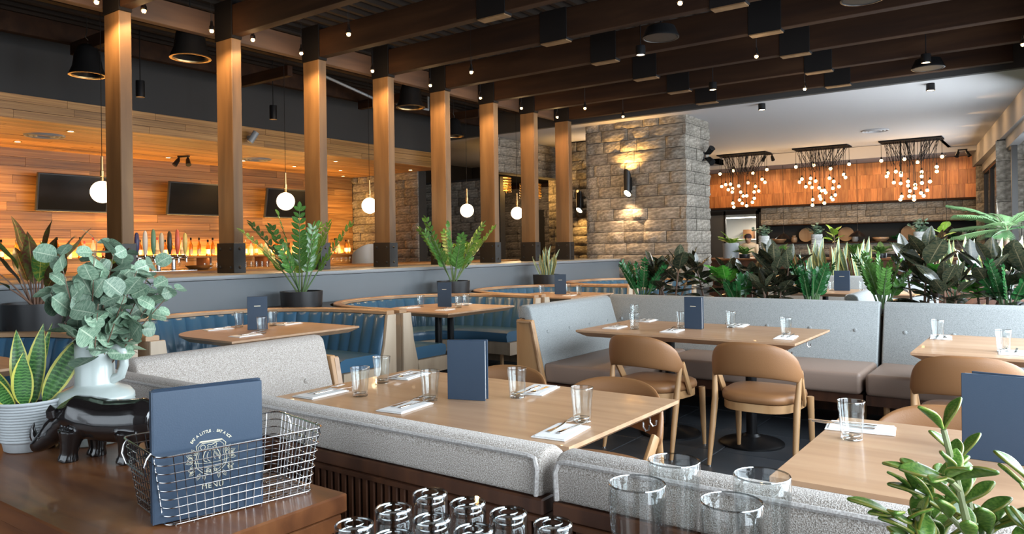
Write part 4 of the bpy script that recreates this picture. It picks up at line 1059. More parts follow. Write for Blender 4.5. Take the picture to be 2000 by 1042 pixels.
# ---- wire basket
def rrect(hx, hy, r, n=4):
    p = []
    for cx, cy, a0 in ((hx-r, hy-r, 0), (-hx+r, hy-r, PI/2), (-hx+r, -hy+r, PI), (hx-r, -hy+r, 1.5*PI)):
        for i in range(n+1): a = a0+PI/2*i/n; p.append((cx+r*math.cos(a), cy+r*math.sin(a)))
    return p
t = thing('wire_basket', 'silver wire basket holding the navy menus on the walnut counter', 'basket', (1.02, 1.585, .7905), -.20)
H = .150
for k in range(9):
    f_ = k/8; z = .003+H*f_; hx, hy = .168+.022*f_, .112+.016*f_
    MB().tube([(x, y, z) for x, y in rrect(hx, hy, .022)], .0021 if k == 8 else .0013, 6, closed=True).build('rim' if k == 8 else 'wire_ring', M['chrome'], t)
for ax in range(2):
    n = 17 if ax == 0 else 11
    for s in (-1, 1):
        for i in range(n):
            u = -1+2*(i+.5)/n
            if ax == 0: p, q = (u*.150, s*.112, .003), (u*.170, s*.128, H+.003)
            else: p, q = (s*.168, u*.095, .003), (s*.190, u*.108, H+.003)
            MB().tube([p, q], .0012, 5).build('wire', M['chrome'], t)
for i in range(12):
    y = -.10+.2*i/11; MB().tube([(-.166, y, .0035), (.166, y, .0035)], .0012, 5).build('base_wire', M['chrome'], t)
for i in range(9):
    x = -.15+.3*i/8; MB().tube([(x, -.11, .001), (x, .11, .001)], .0011, 5).build('base_wire', M['chrome'], t)
for sx in (-1, 1):
    pts = [(sx*.190, -.085, H+.006), (sx*.198, -.083, H-.005), (sx*.203, -.08, H-.022), (sx*.197, -.066, H-.045), (sx*.197, .066, H-.045), (sx*.203, .08, H-.022), (sx*.198, .083, H-.005), (sx*.190, .085, H+.006)]
    MB().tube(pts, .0022, 6).build('handle', M['chrome'], t)

# ---- glossy black rhino figurine (local +x towards the nose)
M['ebony'] = plain('ebony_gloss', (.010, .008, .008), .16, 0, .6, coat=.6)
b = MB()
def loft(st, n=18):          # stations: x, y, z, half width, half height
    rings = []
    for i, (x, y, z, w, h) in enumerate(st):
        p0 = st[max(0, i-1)]; p1 = st[min(len(st)-1, i+1)]
        d = Vector((p1[0]-p0[0], p1[1]-p0[1], p1[2]-p0[2])).normalized(); sd = Vector((-d.y, d.x, 0)); sd = sd.normalized() if sd.length > 1e-4 else Vector((0, 1, 0)); u = d.cross(sd)*-1
        u = sd.cross(d)*-1
        rings.append([b.bm.verts.new(Vector((x, y, z))+sd*math.cos(2*PI*k/n)*w+u*math.sin(2*PI*k/n)*h) for k in range(n)])
    fs = [b.bm.faces.new(rings[0][::-1]), b.bm.faces.new(rings[-1])]
    for a, c in zip(rings, rings[1:]):
        for k in range(n): fs.append(b.bm.faces.new((a[k], a[(k+1) % n], c[(k+1) % n], c[k])))
    bmesh.ops.recalc_face_normals(b.bm, faces=fs)
loft([(-.190, 0, .112, .012, .020), (-.180, 0, .112, .040, .048), (-.145, 0, .112, .058, .062), (-.09, 0, .108, .062, .061), (-.03, 0, .108, .061, .059), (.03, 0, .116, .056, .061), (.065, 0, .122, .048, .056), (.095, 0, .112, .038, .046), (.120, 0, .096, .032, .038), (.145, 0, .076, .030, .035)])
loft([(.128, 0, .092, .028, .034), (.150, 0, .066, .031, .034), (.172, 0, .046, .027, .028), (.190, 0, .034, .023, .023), (.205, 0, .028, .018, .019), (.212, 0, .027, .008, .010)])
for x, s, top, fx in ((.055, 1, .09, .065), (.030, -1, .09, .030), (-.125, 1, .09, -.115), (-.15, -1, .09, -.150)):
    y = s*.034
    b.tube([(x, y, top), (x+(fx-x)*.4, y, .055), (fx, y, .022), (fx+.002, y, .010), (fx+.004, y, .0)], [.040 if x < 0 else .036, .028, .022, .026, .028], 14)
me = fuse(b, .0042, 5); me.materials.append(M['ebony'])
rh = link('rhino_figurine', me, None, (1.008, 2.185, .7905), (0, 0, math.atan2(.33, -.165)))
tag(rh, 'glossy black rhino figurine with its head down on the walnut counter', 'figurine')
MB().tube([(.196, 0, .042), (.207, 0, .058), (.211, 0, .078), (.205, 0, .096)], [.014, .011, .007, .001], 10).build('front_horn', M['ebony'], rh)
MB().tube([(.174, 0, .066), (.180, 0, .080), (.178, 0, .092)], [.009, .006, .001], 10).build('rear_horn', M['ebony'], rh)
for s in (-1, 1):
    MB().tube([(.122, s*.022, .112), (.118, s*.030, .126), (.118, s*.036, .142), (.120, s*.037, .156)], [.009, .017, .014, .001], 10).build('ear', M['ebony'], rh)
    MB().ball((.166, s*.028, .060), .0035, 8, 6).build('eye', M['ebony'], rh)
MB().tube([(-.188, 0, .135), (-.199, 0, .115), (-.197, 0, .085), (-.194, 0, .070)], [.007, .005, .004, .006], 8).build('tail', M['ebony'], rh)

# ---- white jug vase (eucalyptus comes later), ringed pot, tan jar
M['glaze'] = plain('white_glaze', (.38, .42, .40), .28, bump=.06, bscale=18, coat=.3)
M['potwhite'] = plain('ringed_pot_glaze', (.40, .42, .43), .45, bump=.05, bscale=40)
M['tanpot'] = plain('tan_glaze', (.30, .19, .11), .35)
M['soil'] = speck('dark_soil', [(.012, .009, .007), (.05, .035, .025)], 90, 1, .8, .01)
VX, VY = 1.10, 2.40
t = thing('jug_vase', 'white glazed jug vase with ribbed belly holding the eucalyptus', 'vase', (VX, VY, .7905))
t['group'] = 'pots on the counter'
b = MB().lathe([(0, 0), (.085, 0), (.098, .006), (.108, .03), (.112, .075), (.112, .118), (.108, .124)], 72, flute=.045, flz=(.03, .118))
b.lathe([(.108, .124), (.111, .128), (.110, .142), (.098, .158), (.073, .168), (.060, .173), (.056, .180), (.055, .24), (.056, .298), (.057, .303), (.055, .307), (.050, .304), (.049, .24), (.048, .18), (0, .17)], 72)
b.build('body', M['glaze'], t, angle=60)
hd = -.95
MB().tube([(math.cos(hd)*r, math.sin(hd)*r, z) for r, z in ((.052, .292), (.076, .288), (.090, .268), (.091, .232), (.080, .200), (.052, .188))], [.015, .014, .013, .013, .014, .015], 12).build('handle', M['glaze'], t)
t = thing('plant_pot', 'off-white ringed pot with the yellow-edged snake plant, beside the rhino', 'pot', (.945, 2.475, .7905)); t['group'] = 'pots on the counter'
pf = [(0, 0), (.060, 0), (.066, .004), (.070, .026), (.073, .030)]
for i in range(13):
    z = .032+.0082*i; r = .078+.0010*i; pf += [(r, z), (r+.0014, z+.003), (r+.001, z+.006), (r-.0015, z+.0075)]
pf += [(.094, .140), (.0955, .147), (.093, .150), (.088, .147), (.086, .125), (0, .125)]
MB().lathe(pf, 48).build('body', M['potwhite'], t, angle=60)
MB().lathe([(0, .130), (.05, .132), (.087, .128)], 24).build('soil', M['soil'], t)
t = thing('lidded_jar', 'small round tan glazed jar between the ringed pot and the rhino', 'jar', (1.045, 2.62, .7905)); t['group'] = 'pots on the counter'
MB().lathe([(0, 0), (.032, 0), (.052, .018), (.060, .045), (.052, .075), (.030, .092), (.020, .095), (0, .095)], 32).build('body', M['tanpot'], t, angle=60)
MB().lathe([(.022, .0952), (.022, .102), (.014, .108), (.013, .122), (.018, .130), (0, .134)], 20).build('knob', M['ledge'], t)

# ================================================================== THE BAR
M['barwood'] = M['walnut']
t = thing('bar_counter', 'dark bar counter with timber top running behind the colonnade', 'counter')
MB().box(-1.5, 7.95, 1.10, 11.2, 8.75, 1.15, .006, 1).build('countertop', M['plank'], t)
MB().box(-1.5, 8.0, 0, 11.1, 8.7, 1.0995).build('body', M['walnutdark'], t, smooth=False)
t = thing('back_bar', 'lit back bar cabinet with two timber shelves of bottles', 'cabinet')
MB().box(1.5, 12.3, 0, 11.6, 12.96, 1.02).build('body', M['walnutdark'], t, smooth=False)
MB().box(1.5, 12.26, 1.0205, 11.6, 12.96, 1.055, .004, 1).build('shelf', M['plank'], t)
MB().box(1.5, 12.42, 1.262, 11.6, 12.96, 1.288, .004, 1).build('shelf', M['plank'], t)
for i in range(9): MB().box(1.5+1.25*i, 12.45, 1.0555, 1.53+1.25*i, 12.9, 1.2615).build('upright', M['walnutdark'], t, smooth=False)
# bottles: five builds, coloured glass, each with cap and label
BCOL = {'amber': (.42, .15, .02), 'green': (.06, .22, .05), 'clear': (.75, .72, .66), 'dark': (.06, .025, .012), 'gold': (.62, .36, .06)}
BMAT = {k: plain('bottle_glass_'+k, c, .08, 0, .6, trans=.55) for k, c in BCOL.items()}
BLM = [plain('bottle_label_%d' % i, c, .7) for i, c in enumerate(((.75, .70, .60), (.65, .60, .45), (.12, .10, .09), (.45, .10, .06)))]
CAPM = [M['black'], M['brass'], plain('red_cap', (.35, .04, .03), .5)]
BPROF = [[(0, 0), (.036, 0), (.038, .005), (.038, .17), (.030, .20), (.014, .225), (.013, .285), (.015, .29), (0, .292)],
         [(0, 0), (.040, 0), (.042, .006), (.042, .14), (.036, .17), (.015, .20), (.014, .26), (.017, .265), (0, .267)],
         [(0, 0), (.033, 0), (.035, .005), (.034, .20), (.020, .24), (.013, .26), (.013, .32), (.015, .325), (0, .327)],
         [(0, 0), (.045, 0), (.047, .006), (.044, .11), (.030, .15), (.016, .17), (.015, .225), (.019, .23), (0, .232)]]
PROTO = []
for i, kcol in enumerate(('amber', 'green', 'clear', 'dark', 'gold', 'clear', 'amber', 'gold')):
    pf = BPROF[i % 4]
    t = thing('bottle', '', 'bottle', (0, 0, 0), 0, 'bottles on the back bar')
    MB().lathe(pf, 14).build('glass_body', BMAT[kcol], t, angle=50)
    r0 = pf[2][0]+.0008; MB().lathe([(r0, .045), (r0, .125)], 14).build('paper_label', BLM[i % 4], t)
    zt = pf[-1][1]; MB().lathe([(0, zt+.012), (.016, zt+.012), (.017, zt-.03), (.0145, zt-.03)], 12).build('cap', CAPM[i % 3], t)
    PROTO.append(t)
def where(x):
    gaps = ((3.2, 'left of the first post'), (7.4, 'seen between the first and second posts'), (9.9, 'seen between the second and third posts'), (12, 'seen past the third post'))
    return next(w for g, w in gaps if x < g)
x = 2.0; k = 0; used = set()
while x < 11.3:
    i = RND.randrange(8); kcol = ('amber', 'green', 'clear', 'dark', 'gold', 'clear', 'amber', 'gold')[i]
    lab = '%s bottle on the lit upper shelf, %s' % (kcol, where(x))
    if i in used: o = dup(PROTO[i], (x, 12.62+RND.uniform(-.05, .08), 1.2885), RND.uniform(0, 6), lab)
    else: o = PROTO[i]; o.location = (x, 12.62, 1.2885); o['label'] = lab; used.add(i)
    x += RND.uniform(.105, .19)
for i in range(8):
    if i not in used: PROTO[i].location = (2.0+i*.02, 12.85, 1.2885); PROTO[i]['label'] = 'spare bottle at the dark end of the back bar'
SNIF = MB().lathe([(0, 0), (.030, 0), (.030, .003), (.005, .008), (.004, .06), (.028, .085), (.038, .115), (.030, .165), (.028, .165), (.036, .115), (.026, .088), (0, .07)], 14).mesh('stem_glass', M['glass'])
TUB = MB().lathe([(0, 0), (.03, 0), (.036, .11), (.034, .11), (.028, .01), (0, .008)], 14).mesh('bar_glass', M['glass'])
for x0, x1, m_, nm in ((7.6, 9.0, TUB, 'rocks_glass'), (9.7, 11.3, SNIF, 'stem_glass'), (5.9, 7.2, SNIF, 'stem_glass')):
    x = x0
    while x < x1:
        tag(link(nm, m_, None, (x, 12.36, 1.0555)), 'clear bar glass on the lower shelf, %s' % where(x), 'glass', 'glasses on the lower back bar shelf'); x += .12
# televisions, tilted down
for k, (xa, xb, l) in enumerate(((4.98, 6.05, 'dark wall television left of and behind the first post'), (7.09, 8.14, 'dark wall television between the first and second posts'), (9.12, 10.17, 'dark wall television behind the globe pendant'))):
    t = thing('television', l, 'television', ((xa+xb)/2, 12.74, 2.04), 0, 'televisions on the bar wall'); w = (xb-xa)/2
    tv = MB().box(-w, -.03, 0, w, .03, .60, .006, 1).build('casing', M['tvframe'], t)
    MB().box(-w+.025, -.034, .03, w-.025, -.0305, .575).build('screen', M['tv'], t, smooth=False)
    MB().bar((0, .02, .30), (0, .205, .30), .12, .10).build('wall_bracket', M['black'], t, smooth=False)
    for c in t.children:
        if c.name.startswith(('casing', 'screen')): c.rotation_euler = (math.radians(10), 0, 0)
# beer taps
t = thing('beer_tap_tower', 'steel beer tap tower with tall coloured handles behind the eucalyptus', 'tap', (4.52, 8.30, 1.1505))
for x in (-.16, .0, .18): MB().lathe([(0, 0), (.045, 0), (.045, .01), (.024, .02), (.024, .14), (0, .14)], 16).build('column', M['chrome'], t, (x, 0, 0))
MB().tube([(-.32, 0, .155), (.34, 0, .155)], .032, 16).build('rail', M['chrome'], t)
HC = [(.03, .03, .10), (.55, .52, .48), (.10, .22, .14), (.45, .40, .32), (.03, .025, .02), (.50, .10, .06), (.55, .45, .15)]
for i in range(7):
    x = -.28+.095*i; hm = plain('tap_handle_%d' % i, HC[i], .3)
    f = MB().tube([(0, 0, .155), (0, -.06, .16), (0, -.085, .14), (0, -.09, .10)], [.013, .014, .011, .009], 10).tube([(0, -.06, .16), (0, -.062, .20)], .008, 8)
    fo = f.build('faucet', M['chrome'], t, (x, 0, 0))
    MB().lathe([(0, .195), (.012, .195), (.016, .22), (.026, .27), (.028, .36), (.021, .42+.015*(i % 3)), (.01, .44+.02*(i % 3)), (0, .445+.02*(i % 3))], 12, (0, -.062, 0)).build('tap_handle', hm, fo)
MB().box(-.34, -.2, 0, .36, -.05, .012, .003, 1).build('drip_tray', M['chrome'], t)
# steel fruit trays, bar bowl and a bar stool at the stone end
tag(MB().lathe([(0, 0), (.10, 0), (.16, .05), (.165, .055), (.155, .052), (.10, .008), (0, .008)], 28).build('garnish_bowl', M['chrome'], None, (5.05, 8.35, 1.1505)), 'shallow steel bowl on the bar beside the beer taps', 'bowl')
tag(MB().lathe([(0, 0), (.09, 0), (.17, .06), (.175, .065), (.16, .06), (.09, .008), (0, .008)], 28).build('serving_bowl', M['black'], None, (8.15, 8.3, 1.1505)), 'low dark bowl on the bar near the stone end wall', 'bowl')
t = thing('bar_stool', 'grey round-backed bar stool showing past the fourth post', 'stool', (8.42, 9.15, 0))
def shell(u, v):
    a = (u*2-1)*1.5; return (.23*math.sin(a), -.0-.21*math.cos(a)-.03*v, .80+.66*v*(1-.25*abs(u*2-1)**2))
b = MB(); b.grid(shell, 18, 6); b.grid(lambda u, v: tuple(Vector(shell(u, v))*1 + Vector((.0, .03, 0))), 18, 6)
b.build('backrest', M['ledge'], t, angle=60)
MB().lathe([(0, .72), (.20, .72), (.22, .74), (.22, .79), (.20, .81), (0, .81)], 24).build('seat', M['ledge'], t)
for sx, syy in ((1, 1), (1, -1), (-1, 1), (-1, -1)): MB().tube([(sx*.12, syy*.12, .72), (sx*.2, syy*.2, 0)], [.016, .012], 8).build('leg', M['blackmetal'], t)
MB().tube([(.165*math.cos(a), .165*math.sin(a), .28) for a in [2*PI*i/20 for i in range(20)]], .010, 6, closed=True).build('foot_ring', M['blackmetal'], t)
# ================================================================== THE OPEN KITCHEN
t = thing('kitchen_counter', 'dark brown kitchen counter in front of the niche, lined with pots', 'counter')
MB().box(15.2, 1.3, 1.04, 16.3, 6.15, 1.08, .005, 1).build('countertop', M['walnut'], t)
MB().box(15.25, 1.35, 0, 16.2, 6.1, 1.0395).build('body', M['walnutdark'], t, smooth=False)
M['stainless'] = plain('stainless', (.42, .41, .39), .35, .9)
M['kwhite'] = plain('kitchen_white', (.75, .72, .66), .6)
d = struct(MB().box(21.46, 7.80, .02, 21.50, 8.32, 2.30, .004, 1).build('door_1', M['stainless']))
MB().box(21.44, 7.76, 0, 21.52, 7.81, 2.34).build('door_frame', M['frame'], d, smooth=False)
MB().box(21.44, 6.80, .95, 21.52, 6.86, 2.34).build('door_frame', M['frame'], d, smooth=False)
MB().box(21.44, 6.80, 2.24, 21.52, 8.36, 2.34).build('door_frame', M['frame'], d, smooth=False)
sbox('wall_kitchen_room', M['kwhite'], 24.4, 5.0, 0, 24.5, 10.0, 3.0)
sbox('ceiling_kitchen_room', M['kwhite'], 21.7, 5.0, 2.6, 24.5, 10.0, 2.7)
t = thing('strip_light', 'bright strip light in the kitchen room behind the pass window', 'lamp', (23.0, 7.4, 2.19))
MB().box(-.08, -.9, .03, .08, .9, .41).build('housing', M['kwhite'], t, smooth=False)
MB().box(-.07, -.88, 0, .07, .88, .0295, .01, 2).build('diffuser', M['tube'], t)
area('strip_glow', (23.0, 7.4, 2.16), (0, 0, -1), 1.6, .14, 70, (1, .93, .8))
t = thing('kitchen_shelf', 'white wall shelf in the kitchen room, seen through the pass window', 'shelf')
MB().box(23.9, 6.9, 1.52, 24.39, 8.4, 1.55).build('board', M['kwhite'], t, smooth=False)
for y in (7.0, 8.3): MB().bar((23.95, y, 1.51), (24.38, y, 1.3), .03).build('bracket', M['stainless'], t, smooth=False)
t = thing('prep_table', 'steel prep table in the kitchen room under the white shelf', 'table')
MB().box(23.6, 6.8, .88, 24.38, 8.6, .92, .004, 1).build('top', M['stainless'], t)
for y in (6.9, 8.5): MB().box(23.65, y-.02, 0, 23.69, y+.02, .8795).box(24.3, y-.02, 0, 24.34, y+.02, .8795).build('leg', M['stainless'], t, smooth=False)
for k, (y, w, h, mt, l) in enumerate(((7.95, .30, .30, 'tan', 'tan stack of paper cartons on the white kitchen shelf'), (7.55, .26, .22, 'kwhite', 'white carton on the white kitchen shelf'), (7.2, .2, .26, 'kwhite', 'taller white carton at the end of the white kitchen shelf'))):
    tag(MB().box(23.98, y-w/2, 1.5505, 24.3, y+w/2, 1.55+h, .01, 2).build('carton', M[mt]), l, 'carton')
t = thing('tray_rack', 'tall tray rack just inside the pass window', 'rack', (22.6, 6.96, 0))
for x in (-.2, .2):
    for y in (-.1, .1): MB().box(x-.012, y-.012, 0, x+.012, y+.012, 1.95).build('post', M['stainless'], t, smooth=False)
for i in range(9): MB().box(-.21, -.11, .5+.16*i, .21, .11, .52+.16*i).build('tray', M['kwhite'], t, smooth=False)
# the cook
M['cookwhite'] = plain('cook_jacket', (.66, .58, .46), .8, bump=.1, bscale=30); M['skin'] = plain('skin', (.33, .18, .11), .5); M['cap'] = plain('dark_cap', (.035, .022, .03), .8)
cb = MB()
cb.tube([(0, 0, .08), (0, .0, .45), (.0, .0, .9)], [.05, .062, .085], 12)
for v in list(cb.bm.verts): v.co.y += .095
n0 = set(cb.bm.verts); cb.tube([(0, -.095, .08), (0, -.095, .45), (0, -.095, .9)], [.05, .062, .085], 12)
for s in (-1, 1): cb.ball((-.06, s*.1, .045), .05, 10, 8, (2.2, .9, .9))
cb.ball((0, 0, .95), .17, 16, 12, (.75, 1.05, .75)); cb.ball((-.03, 0, 1.18), .17, 16, 12, (.68, 1.1, 1.4)); cb.ball((-.06, 0, 1.33), .16, 16, 12, (.7, 1.35, .6))
cb.tube([(-.09, 0, 1.36), (-.13, 0, 1.46)], [.062, .055], 12); cb.ball((-.155, 0, 1.52), .095, 16, 12, (1.02, .84, 1.2)); cb.ball((-.25, 0, 1.50), .018, 8, 6, (1, .8, 1.2))
for s in (-1, 1):
    cb.tube([(-.06, s*.19, 1.35), (-.10, s*.25, 1.10), (-.30, s*.18, 1.02), (-.36, s*.15, 1.01)], [.058, .05, .04, .03], 10)
    cb.ball((-.40, s*.14, 1.0), .035, 10, 8, (1.3, .9, .5)); cb.ball((-.155, s*.083, 1.51), .018, 8, 6, (.8, .5, 1.4))
    for q in range(4): cb.tube([(-.42, s*.14+(q-1.5)*.016, 1.0), (-.46, s*.14+(q-1.5)*.018, .985), (-.48, s*.14+(q-1.5)*.018, .965)], [.011, .010, .008], 6)
    cb.tube([(-.40, s*.11, 1.0), (-.43, s*.088, .99)], [.012, .009], 6)
me = fuse(cb, .013, 3); me.materials.append(M['skin'])
pb = link('person', me, None, (20.45, 6.72, 0), (0, 0, 0)); tag(pb, 'person in a cream jacket and dark cap bending over work at the pass window', 'person')
jb = MB()
jb.ball((-.03, 0, 1.16), .185, 16, 12, (.72, 1.12, 1.5)); jb.ball((-.06, 0, 1.33), .172, 16, 12, (.74, 1.36, .62)); jb.ball((0, 0, .95), .19, 16, 12, (.75, 1.05, .8))
for s in (-1, 1): jb.tube([(-.06, s*.19, 1.36), (-.10, s*.25, 1.10), (-.29, s*.185, 1.02)], [.068, .062, .050], 10)
me = fuse(jb, .014, 3); me.materials.append(M['cookwhite']); link('jacket', me, pb)
cp = MB().lathe([(.094, -.01), (.097, .02), (.088, .07), (.055, .10), (0, .108)], 20)
c_ = cp.build('cap', M['cap'], pb, (-.150, 0, 1.555), angle=60); c_.rotation_euler = (0, -.15, 0)
for s in (-1, 1): MB().ball((-.243, s*.035, 1.535), .010, 8, 6).build('eye', M['black'], pb)
MB().bar((-.248, -.025, 1.468), (-.248, .025, 1.468), .008).build('mouth', M['cap'], pb)
tr = MB()
for s in (-1, 1): tr.tube([(0, s*.095, .06), (0, s*.095, .5), (0, s*.085, .95)], [.062, .075, .10], 12)
me = fuse(tr, .014, 2); me.materials.append(M['cap']); link('trousers', me, pb)
# dome pendants before the niche
for k, (y, z, l) in enumerate(((5.85, 1.50, 'dark dome pendant before the niche, beside the pass window'), (4.0, 1.53, 'dark dome pendant hanging in the middle of the niche'), (2.02, 1.62, 'dark dome pendant before the niche at its window end'))):
    t = thing('dome_pendant', l, 'lamp', (20.6, y, z), 0, 'dome pendants before the niche')
    MB().lathe([(0, .20), (.02, .20), (.03, .15), (.07, .13), (.17, .05), (.215, 0), (.205, 0), (.16, .04), (0, .10)], 24).build('shade', M['blackmetal'], t)
    MB().lathe([(0, .025), (.14, .035), (.195, .004), (.16, .001), (0, .004)], 24).build('inner_reflector', M['tan'], t)
    MB().tube([(0, 0, .2), (0, 0, 3.489-z)], .006, 6).build('cord', M['steel'], t)
# things kept in the niche
def disc(y, r, h, mat, label, z=1.4055, nm='wooden_bowl'):
    tag(MB().lathe([(0, 0), (r*.6, 0), (r, h*.6), (r*1.02, h), (r*.94, h), (r*.55, h*.25), (0, h*.2)], 22).build(nm, M[mat], None, (21.72, y, z)), label, 'bowl')
disc(6.3, .2, .12, 'rail', 'wide wooden bowl at the pass window end of the niche')
disc(5.2, .17, .10, 'blackmetal', 'black bowl in the niche behind the first white vase', nm='black_bowl')
disc(3.65, .2, .11, 'rail', 'wide wooden bowl in the middle of the niche')
disc(2.5, .16, .12, 'rail', 'wooden bowl in the niche beside the third white vase')
for k, (y, l) in enumerate(((5.6, 'leaning round board in the niche next to the first vase'), (4.55, 'leaning round board in the niche near the second vase'), (3.0, 'leaning round board in the niche, left of the third vase'))):
    o = tag(MB().lathe([(0, 0), (.2, 0), (.205, .01), (.2, .022), (0, .022)], 26).build('round_board', M['rail'], None, (21.93, y, 1.612)), l, 'board'); o.rotation_euler = (0, -1.35, 0)
for k, (y, l) in enumerate(((5.9, 'stoneware jar in the niche beside the dome pendant'), (4.3, 'stoneware jar in the niche behind the second vase'), (2.2, 'stoneware jar at the window end of the niche'), (1.75, 'small stoneware jar in the corner of the niche'))):
    tag(MB().lathe([(0, 0), (.06, 0), (.085, .05), (.08, .13), (.045, .17), (.05, .20), (.04, .20), (.035, .16), (0, .15)], 18).build('stoneware_jar', M[('tanpot', 'ledge', 'tanpot', 'glaze')[k]], None, (21.8, y, 1.4055)), l, 'jar')
# timber frame on the window-side pier
tag(MB().box(16.00, .30, 1.9, 15.97, .36, 2.9, .004, 1).box(16.00, -.25, 2.84, 15.97, .30, 2.9).box(16.0, -.25, 1.9, 15.97, .3, 1.96).build('timber_picture_frame', M['kplank']), 'timber frame edge on the stone pier beside the window', 'frame')
# ================================================================== PLANTS
def leaf_mesh(name, L, W, mat, shape='oval', nu=4, nv=8, fold=.15, bend=.2, thick=0, wave=0, tip=.0, stalk=0):
    """blade along +x, width along y, face up; uv: u across, v along"""
    b = MB(); uvl = b.bm.loops.layers.uv.new('UVMap'); V = []
    for j in range(nv+1):
        v = j/nv
        if shape == 'oval': w = math.sin(PI*min(1, v*.985+.0075))**.75
        elif shape == 'round': w = math.sqrt(max(0, 1-(2*v-1)**2))**.9*(1.0)
        elif shape == 'long': w = math.sin(PI*v**.8)**.9
        elif shape == 'sword': w = (.55+.45*math.sin(PI*min(1, v*1.25)*.5))*(1 if v < .62 else max(.02, 1-((v-.62)/.38)**1.6))
        elif shape == 'spoon': w = math.sin(PI*(v**1.5*.97+.015))**.8
        elif shape == 'lobed': w = math.sin(PI*v**.75)**.7*(.52+.48*abs(math.cos(5.5*PI*v)))
        w = max(w, .02)*W/2
        row = []
        for i in range(nu+1):
            u = i/nu*2-1
            z = fold*abs(u)*w-bend*L*v*v+wave*math.sin(v*9+u)*w
            row.append((b.bm.verts.new((stalk+L*v*(1-.12*bend), u*w, z)), (i/nu, v)))
        V.append(row)
    for j in range(nv):
        for i in range(nu):
            q = [V[j][i], V[j][i+1], V[j+1][i+1], V[j+1][i]]
            f = b.bm.faces.new([a[0] for a in q])
            for lp, a in zip(f.loops, q): lp[uvl].uv = a[1]
    if stalk: b.tube([(0, 0, 0), (stalk*1.05, 0, 0)], max(.0008, W*.02), 4, cap=False)
    me = b.mesh(name, mat, True, 70)
    if thick:
        o = bpy.data.objects.new('tmp', me); COL.objects.link(o); s = o.modifiers.new('s', 'SOLIDIFY'); s.thickness = thick; s.offset = 0
        q = o.modifiers.new('b', 'SUBSURF'); q.levels = 1
        dg = bpy.context.evaluated_depsgraph_get(); m2 = bpy.data.meshes.new_from_object(o.evaluated_get(dg)); bpy.data.objects.remove(o); bpy.data.meshes.remove(me)
        m2.name = name; me = m2
    return me
def orient(d, upv=(0, 0, 1), roll=0):
    x = Vector(d).normalized(); u = Vector(upv)
    y = u.cross(x)
    if y.length < 1e-3: y = Vector((0, 1, 0)).cross(x)
    y.normalize(); z = x.cross(y)
    m = Matrix((x, y, z)).transposed() @ Matrix.Rotation(roll, 3, 'X'); return m.to_euler()
def put_leaf(me, parent, p, d, s=1, roll=0, upv=(0, 0, 1), name='leaf'):
    return link(name, me, parent, p, orient(d, upv, roll), (s, s, s))
def sph(az, el): return Vector((math.cos(az)*math.cos(el), math.sin(az)*math.cos(el), math.sin(el)))
def curve3(p0, d, L, droop, n=6):
    """points of a stem that starts along d and sags outward"""
    p = Vector(p0); d = Vector(d).normalized(); out = [p.copy()]
    for i in range(n):
        d = (d+Vector((d.x, d.y, 0))*droop/n-Vector((0, 0, droop*.5/n))).normalized(); p = p+d*(L/n); out.append(p.copy())
    return out
def at(pts, t):
    f = t*(len(pts)-1); i = min(int(f), len(pts)-2); return pts[i].lerp(pts[i+1], f-i), (pts[i+1]-pts[i]).normalized()
G = {}
G['zz'] = leafmat('zz_leaf', (.045, .14, .025), (.11, .26, .055), rib=(.2, .36, .12), rough=.25)
G['zzd'] = leafmat('zz_leaf_deep', (.012, .075, .022), (.03, .15, .04), rib=(.08, .2, .06), rough=.25)
G['rubber'] = leafmat('rubber_leaf', (.022, .032, .020), (.065, .062, .034), rib=(.14, .12, .07), rough=.2, vary=.4)
G['euc'] = leafmat('eucalyptus_leaf', (.115, .20, .132), (.245, .335, .235), rib=(.38, .45, .33), rough=.55, vary=.4)
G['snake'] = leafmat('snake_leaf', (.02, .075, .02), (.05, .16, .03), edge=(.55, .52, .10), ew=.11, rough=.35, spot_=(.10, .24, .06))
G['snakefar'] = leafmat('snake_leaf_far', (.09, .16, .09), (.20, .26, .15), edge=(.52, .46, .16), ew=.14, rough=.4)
G['croton'] = leafmat('croton_leaf', (.09, .025, .016), (.085, .10, .02), rib=(.30, .16, .05), rough=.3, vary=.5)
G['crotong'] = leafmat('croton_green', (.035, .11, .025), (.18, .20, .03), rib=(.28, .26, .06), rough=.3, vary=.3)
G['jade'] = leafmat('jade_leaf', (.055, .14, .02), (.14, .24, .045), edge=(.20, .20, .035), ew=.035, rough=.3, vary=.3)
G['lime'] = leafmat('lime_leaf', (.20, .40, .03), (.38, .55, .07), rib=(.5, .6, .2), rough=.35)
G['fern'] = leafmat('fern_leaf', (.05, .16, .025), (.15, .26, .05), rough=.5)
G['palm'] = leafmat('palm_leaf', (.04, .10, .035), (.11, .19, .07), rough=.5)
G['phil'] = leafmat('philodendron_leaf', (.035, .20, .02), (.09, .34, .035), rib=(.2, .42, .1), rough=.3)
M['stem'] = plain('green_stem', (.10, .17, .07), .5); M['stemw'] = plain('woody_stem', (.16, .09, .06), .6); M['stemgrey'] = plain('jade_stem', (.22, .24, .12), .5)
M['potdark'] = plain('dark_pot', (.022, .022, .023), .35, .3)
M['potgrey'] = plain('grey_pot', (.30, .31, .31), .5)

